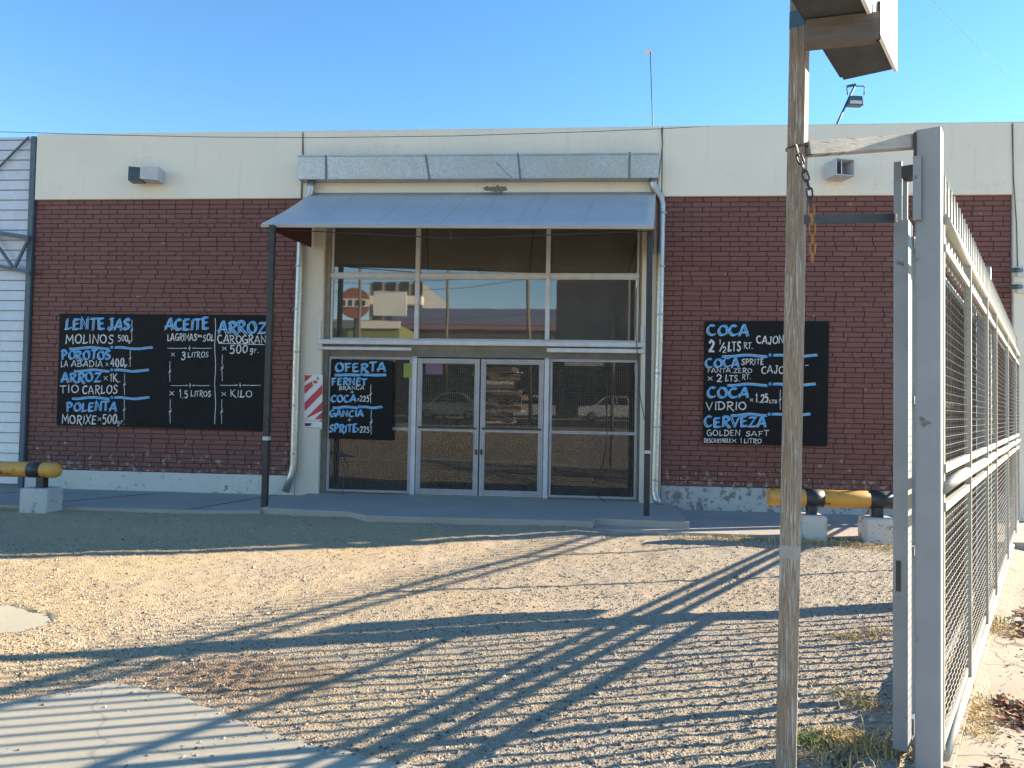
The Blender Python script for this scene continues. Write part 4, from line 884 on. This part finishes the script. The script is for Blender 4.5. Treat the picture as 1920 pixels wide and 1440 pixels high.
# ------------------------------------------------------------------ sign pole with light box, strap and chain
ZP = 3.1
pc = pt(1486, 780, ZP); pb = Vector((pc.x, pc.y, 0)); ps, pn = (pb-FP).dot(FU), (pb-FP).dot(FN)
lean = FN*.018                                              # the pole leans a little to the right with height
sp = thing('sign_pole', pb, 'tall square pole with brown peeling paint carrying a box sign', 'sign pole')
def post(m, s, n, w, z0, z1, le=Vector((0, 0, 0)), b=.005):
    h = w/2; vs = []
    for z in (z0, z1):
        o = le*((z-1.45)/1.5)
        for a, c in ((-h+b, -h), (h-b, -h), (h, -h+b), (h, h-b), (h-b, h), (-h+b, h), (-h, h-b), (-h, -h+b)): vs.append(fp(s+a, n+c, z)+o)
    return m.add(vs, [tuple(range(8)), tuple(range(15, 7, -1))]+[(i, (i+1) % 8, (i+1) % 8+8, i+8) for i in range(8)])
post(MB(), ps, pn, .066, -.05, 3.75, lean).build('pole', M['pole'], sp)
post(MB(), ps, pn, .0675, .875, .925, lean).build('white_band', M['bandp'], sp)
post(MB(), ps, pn, .068, 3.02, 3.09, lean).build('collar', M['teal'], sp)
bz = 3.0
# box sign parallel to the fence, carried by a cross beam
corners = [onZ(1580, 147, bz), onZ(1678, 137, bz)]
n0, n1 = (corners[0]-FP).dot(FN), (corners[1]-FP).dot(FN); s1 = (corners[0]-FP).dot(FU)+.02; s0 = s1-3.6
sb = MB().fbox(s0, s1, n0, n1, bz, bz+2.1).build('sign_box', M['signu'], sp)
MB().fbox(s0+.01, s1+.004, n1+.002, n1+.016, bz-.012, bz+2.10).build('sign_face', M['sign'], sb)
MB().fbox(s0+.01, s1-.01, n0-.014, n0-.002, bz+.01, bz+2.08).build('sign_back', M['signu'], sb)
bl_, br_ = onZ(1520, 64, bz-.055), onZ(1646, 52, bz-.055)
MB().beam(bl_+FN*(-.02), br_, .06, .10).build('cross_beam', M['brown'], sp)
MB().beam(br_+Vector((0, 0, -.05)), br_+Vector((0, 0, .10)), .012, .02).build('bolt', M['black'], sp)
MB().beam(fp(ps, pn+.03, 2.236)+lean*.5, fp(-.09, -.165, 2.291), .012, .036).build('strap', M['black'], sp)
# chain
ch = thing('chain', pt(1495, 272, 3.03), 'hanging steel chain, black above and rusty orange below, on the peeling pole', 'chain')
cpts = [(1492, 273), (1497, 290), (1503, 306), (1508, 322), (1513, 338), (1517, 354), (1519, 370), (1521, 386), (1522, 402), (1523, 420), (1523.5, 438), (1524, 456), (1523.5, 474), (1523, 490)]
def link(m, a, b, flip):
    d = b-a; L = d.length*.62; d.normalize(); c = (a+b)/2; side = FN.copy() if flip else FU.copy(); side = (side-d*side.dot(d)).normalized()
    w = .0105; ring = []
    for i in range(16):
        t = 2*math.pi*i/16; x, y = math.cos(t), math.sin(t)
        ring.append(c+side*(w*x)+d*((L-w)*(1 if y > 0 else -1)*(abs(y) > .01)+w*y))
    ring.append(ring[0]); ring.append(ring[1]); m.tube(ring, .0036, 6, False)
mk, mr = MB(), MB()
for i in range(len(cpts)-1):
    a, b = pt(*cpts[i], 3.03), pt(*cpts[i+1], 3.03); link(mk if i < 7 else mr, a, b, i % 2)
mk.tube([fp(ps+.04*math.cos(t)*1.1, pn+.044*math.sin(t), 2.53)+lean*.7 for t in np.linspace(0, 6.28, 17)], .003, 5, False)
mk.build('black_links', M['black'], ch); mr.build('rusty_links', M['rust'], ch)

# ------------------------------------------------------------------ gate post, sliding gate, fence
gp = thing('gate_post', fp(-.05, -.045, 0), 'broad grey square gate post at the near end of the fence', 'post')
post(MB(), -.055, -.046, .094, -.05, 2.65, Vector((0, 0, 0)), .006).build('post', M['grey'], gp)
MB().fbox(-.125, -.103, -.098, -.068, 2.265, 2.535).build('guide_channel', M['grey'], gp)
MB().fbox(-.06, .02, -.150, -.0985, 2.47, 2.52).build('roller_arm', M['black'], gp)
MB().beam(fp(ps, pn+.035, 2.522)+lean*.7, fp(-.05, -.094, 2.618), .05, .055).build('cross_rail', M['beam'], gp)
MB().fbox(-.11, -.10, -.098, -.088, 2.535, 2.64).build('bracket', M['black'], gp)

sg = thing('sliding_gate', fp(1.5, -.14, 0), 'grey barred sliding gate parked behind the wire fence', 'gate')
m = MB(); m.fbox(.0, .12, -.190, -.132, .03, 2.30).fbox(.0, .015, -.190, -.158, 2.30, 2.56).fbox(.0, .015, -.153, -.136, 2.30, 2.51)
m.build('end_stile', M['grey'], sg)
MB().fbox(.13, .145, -.1125, -.1095, .05, 2.2).build('inner_stile', M['cream'], sg)
MB().fbox(-.004, -.0005, -.178, -.160, .70, .83).build('latch', M['black'], sg)
m = MB(); n = int(3.15/.017)
for j in range(n): m.tube([fp(.16+.017*j, -.116, .14), fp(.16+.017*j, -.116, 2.19)], .0008, 3, False, False)
for j in range(82): m.tube([fp(.16, -.1135, .15+.025*j), fp(3.31, -.1135, .15+.025*j)], .0009, 3, False, False)
m.build('fine_mesh', M['meshd'], sg, False)
for z0, z1 in ((.06, .13), (.835, .875), (1.505, 1.54), (2.2, 2.25)): MB().fbox(.1205, 3.32, -.155, -.125, z0, z1).build('rail', M['grey'], sg)
MB().fbox(3.32, 3.37, -.166, -.114, .03, 2.3).build('end_stile', M['grey'], sg)
proto = MB().fbox(.20, .220, -.150, -.130, .131, 2.199).build('bar', M['grey'], sg)
for i in range(1, 20):
    c = proto.copy(); COL.objects.link(c); c.location = FU*(.16*i)

fe = thing('wire_fence', fp(4.5, 0, 0), 'pale wire mesh fence with spear pickets running back to the shop', 'fence')
ST = [.015, 1.13, 2.44, 3.45, 5.35, 7.30, 9.05]
def rail(name, r, z, n=.0, s0=.0, s1=9.05, flat=None):
    m = MB()
    if flat: m.fbox(s0, s1, n-flat[0]/2, n+flat[0]/2, z-flat[1]/2, z+flat[1]/2)
    else: m.tube([fp(s0+(s1-s0)*i/12, n+.002*math.sin(i*2.1), z+.004*math.sin(i*1.7)) for i in range(13)], r, 12)
    return m.build(name, M['cream'], fe)
rail('rail', .024, 2.285, -.002); rail('rail', 0, 2.165, .0, flat=(.022, .03)); rail('rail', 0, 1.235, .0, flat=(.022, .036)); rail('rail', .028, 1.155, -.002)
rail('rail', 0, 1.075, .0, flat=(.022, .036)); rail('rail', 0, .105, -.004, flat=(.014, .04)); rail('rail', .022, .05, .004)
for s in ST: MB().fbox(s-.012, s+.012, -.016, .004 if s < .1 else .018, .03, 2.30).build('stile', M['cream'], fe)
def crimp(m, a, b, r, k, ph, amp):
    d = b-a; n = max(2, int(d.length/.045)); pts = [a+d*(i/n)+FN*(amp*(1 if (i+ph) % 2 else -1)) for i in range(n+1)]; m.tube(pts, r, 3, False, False)
for i in range(len(ST)-1):
    a, b = ST[i]+.014, ST[i+1]-.014
    for z0, z1 in ((.14, 1.057), (1.253, 2.15)):
        m = MB(); st = .062; n = int((b-a)/st)
        for j in range(1, n): s = a+(b-a)*j/n; crimp(m, fp(s, -.002, z0), fp(s, -.002, z1), .0011, j, j, .0015)
        n = int((z1-z0)/.036)
        for j in range(1, n): z = z0+(z1-z0)*j/n; crimp(m, fp(a, .002, z), fp(b, .002, z), .0016, j, j+1, .0022)
        m.build('mesh_panel', M['meshw'], fe, False)
def picket(s):
    m = MB(); w, t = .015, .004; z0, z1, z2 = 2.12, 2.43, 2.535
    vs = []
    for n in (-.018-t, -.018+t): vs += [fp(s-w, n, z0), fp(s+w, n, z0), fp(s+w, n, z1), fp(s+.002, n, z2), fp(s-.002, n, z2), fp(s-w, n, z1)]
    return m.add(vs, [(0, 1, 2, 3, 4, 5), (11, 10, 9, 8, 7, 6)]+[(i, i+6, (i+1) % 6+6, (i+1) % 6) for i in range(6)])
pk = picket(.10).build('picket', M['cream'], fe)
for i in range(1, 68):
    c = pk.copy(); COL.objects.link(c); c.location = FU*(.132*i)
MB().fbox(3.72, 4.05, -.045, -.035, 1.30, 2.02).build('plate', M['cream'], fe)
for s, n, zt, w in ((3.56, -.075, 2.66, .095), (9.2, -.01, 2.55, .12)):
    post(MB(), s, n, w, -.05, zt).build('post', M['grey'], fe)

# slim grey pole just beyond the shop's right corner (its shadow crosses the yard)
tag(MB().tube([(6.74, 11.05, 0), (6.74, 11.05, 5.6)], .10, 14).build('utility_pole', M['conc']), 'plain grey concrete pole just beyond the right end of the shop', 'pole')

# ------------------------------------------------------------------ across the street (seen reflected in the shop glass)
st = thing('service_station', (-9, -50, .7), 'low shop across the street with blue grey fascia and red lines', 'building')
MB().box(-17.5, 6, -58, -50, 0, 9.0).build('wall', M['dgl2'], st)
MB().box(-17.7, 6.2, -50.6, -49.7, 9.0, 10.9).build('fascia', M['stb'], st)
for z in (8.9, 9.35): MB().box(-17.71, 6.21, -49.75, -49.66, z, z+.17).build('red_line', M['ored'], st)
for i in range(7): MB().box(-16.6+3.1*i, -14.0+3.1*i, -50.06, -49.98, 1.2, 7.6).build('window', M['dgl'], st)
MB().box(-1.2, 2.4, -49.9, -49.6, 5.6, 8.4).build('white_panel', M['signw'], st)
ca_ = thing('fuel_canopy', (-18, -41, .7), 'lime green station canopy on two columns across the street', 'canopy')
MB().box(-22, -14.2, -44, -38, 6.0, 8.0).build('roof', M['lime'], ca_); MB().box(-22.1, -14.1, -37.95, -37.8, 7.7, 8.3).build('edge', M['signw'], ca_)
for x in (-20.5, -15.5): MB().box(x-.2, x+.2, -41.3, -40.9, 0, 6.0).build('column', M['conc'], ca_)
ap = thing('apartment_block', (-25, -75, .7), 'cream apartment block with rows of balconies beyond the station', 'building')
MB().box(-27, -20, -95, -75, 0, 17.4).build('wall', M['conc'], ap)
for fz in range(4):
    MB().box(-27.2, -19.8, -75.0, -73.6, 4.0+3.5*fz, 5.1+3.5*fz).build('balcony', M['band'], ap)
    for i in range(4): MB().box(-26.5+1.75*i, -25.3+1.75*i, -74.98, -74.9, 5.4+3.5*fz, 7.1+3.5*fz).build('window', M['dgl'], ap)
rs = thing('roadside_sign', (-17.2, -36, .7), 'round orange and white sign on a tall dark mast across the street', 'sign')
MB().tube([(-17.2, -36, 0), (-17.2, -36, 9)], .16, 12).build('mast', M['black'], rs)
MB().lathe((-17.2, -35.7, 9.4), (0, 1, 0), [(0, 1.2), (.2, 1.2)], 32).build('disc', M['ored'], rs); MB().box(-18.4, -16.0, -35.48, -35.42, 9.1, 9.7).build('white_bar', M['signw'], rs)
for i in range(4): MB().box(-18.1+.5*i, -17.85+.5*i, -35.41, -35.38, 9.2, 9.6).build('black_bar', M['blackp'], rs)
MB().box(-15.8, -13.2, -36.1, -35.9, 8.5, 10.4).build('white_board', M['signw'], rs)
def upole(x, y, h, label, lean_=0):
    t = thing('utility_pole', (x, y, 0), label, 'pole'); MB().tube([(x, y, 0), (x+lean_, y, h)], .13, 12, r1=.09).build('pole', M['wood'], t)
    MB().box(x+lean_-1.1, x+lean_+1.1, y-.07, y+.07, h-.9, h-.75).build('crossarm', M['wood'], t)
    for k in (-1, -.5, .5, 1): MB().lathe((x+lean_+k, y, h-.75), (0, 0, 1), [(0, .05), (.06, .08), (.14, .06), (.2, .03)], 10).build('insulator', M['lampw'], t)
    return t
upole(-9.0, -30, 12, 'wooden utility pole with crossarm opposite the shop'); upole(-2.6, -22, 12.5, 'slightly leaning wooden utility pole by the near kerb', -.5); upole(-14.6, -28, 12.5, 'tall wooden utility pole near the round sign')
for h, dz in ((11.2, 1.2), (10.9, 1.6), (8.2, .8)):
    cable('street_wire', [(-60+7.5*i, -30, h-dz*math.sin(math.pi*((i*7.5) % 30)/30)) for i in range(15)], .02, {11.2: 'highest street wire between the far utility poles', 10.9: 'middle street wire between the far utility poles', 8.2: 'lowest street wire between the far utility poles'}[h])
def car(x, y, paint, label, pickup=False):
    t = thing('parked_car', (x, y, 0), label, 'pickup' if pickup else 'car')
    L = 2.5 if pickup else 2.15
    low = [(-L, .35), (-L, .85), (-L+.12, .98), (-L+1.1, 1.06), (L-.1, 1.02), (L, .9), (L, .35)]
    MB().prism([(x+a, b) for a, b in low], y-.85, y+.85).build('body', paint, t)
    cab = [(-L+1.05, 1.06), (-L+1.75, 1.68), (.55 if pickup else .95, 1.70), (.85 if pickup else 1.75, 1.04)]
    MB().prism([(x+a, b) for a, b in cab], y-.72, y+.72).build('cabin', paint, t)
    for yy in (-.735, .735):
        MB().prism([(x+a, b) for a, b in ((-L+1.3, 1.1), (-L+1.8, 1.6), (-.1, 1.62), (-.1, 1.1))], y+yy-.006, y+yy+.006).prism([(x+a, b) for a, b in ((0, 1.1), (0, 1.62), (.5 if pickup else .9, 1.62), (.7 if pickup else 1.45, 1.1))], y+yy-.006, y+yy+.006).build('window', M['dgl'], t)
        for wx in (-L+.85, L-.8):
            w = MB().lathe((x+wx, y+yy*1.02-.11, .34), (0, 1, 0), [(0, .26), (.02, .34), (.2, .34), (.22, .26)], 22).build('wheel', M['tyre'], t)
            MB().lathe((x+wx, y+yy*1.02-(.125 if yy < 0 else -.105), .34), (0, 1, 0), [(0, .2), (.02, .21)], 18).build('rim', M['rim'], w)
    for yy in (-.6, .6):
        MB().box(x-L-.02, x-L+.02, y+yy-.16, y+yy+.16, .70, .84).build('headlight', M['signw'], t); MB().box(x+L-.02, x+L+.02, y+yy-.14, y+yy+.14, .70, .88).build('tail_light', M['tail'], t)
    t.location.z = .715; return t
car(-8.2, -27, M['cars'], 'silver hatchback parked across the street opposite the doors'); car(-3.6, -29.5, M['carw'], 'white car parked behind the silver hatchback'); car(2.6, -28, M['carw'], 'white pickup parked across the street opposite the right window', True)
pile = thing('timber_stack', (-3.9, -17, .7), 'untidy tall stack of flat timber and boards by the far kerb', 'timber stack')
z = .7
for i in range(17):
    h = random.uniform(.06, .24); a, b = random.uniform(.6, 1.3), .6; cx, cy = -3.9+random.uniform(-.3, .3), -17+random.uniform(-.05, .05); t = random.uniform(-.3, .3); c, s_ = math.cos(t), math.sin(t)
    MB().hexa([(cx+x*c-y*s_, cy+x*s_+y*c, zz) for zz in (z, z+h-.03) for x, y in ((-a, -b), (a, -b), (a, b), (-a, b))]).build('board', M['card'] if i % 3 else M['signw'], pile); z += h
print('objects', len(bpy.data.objects))
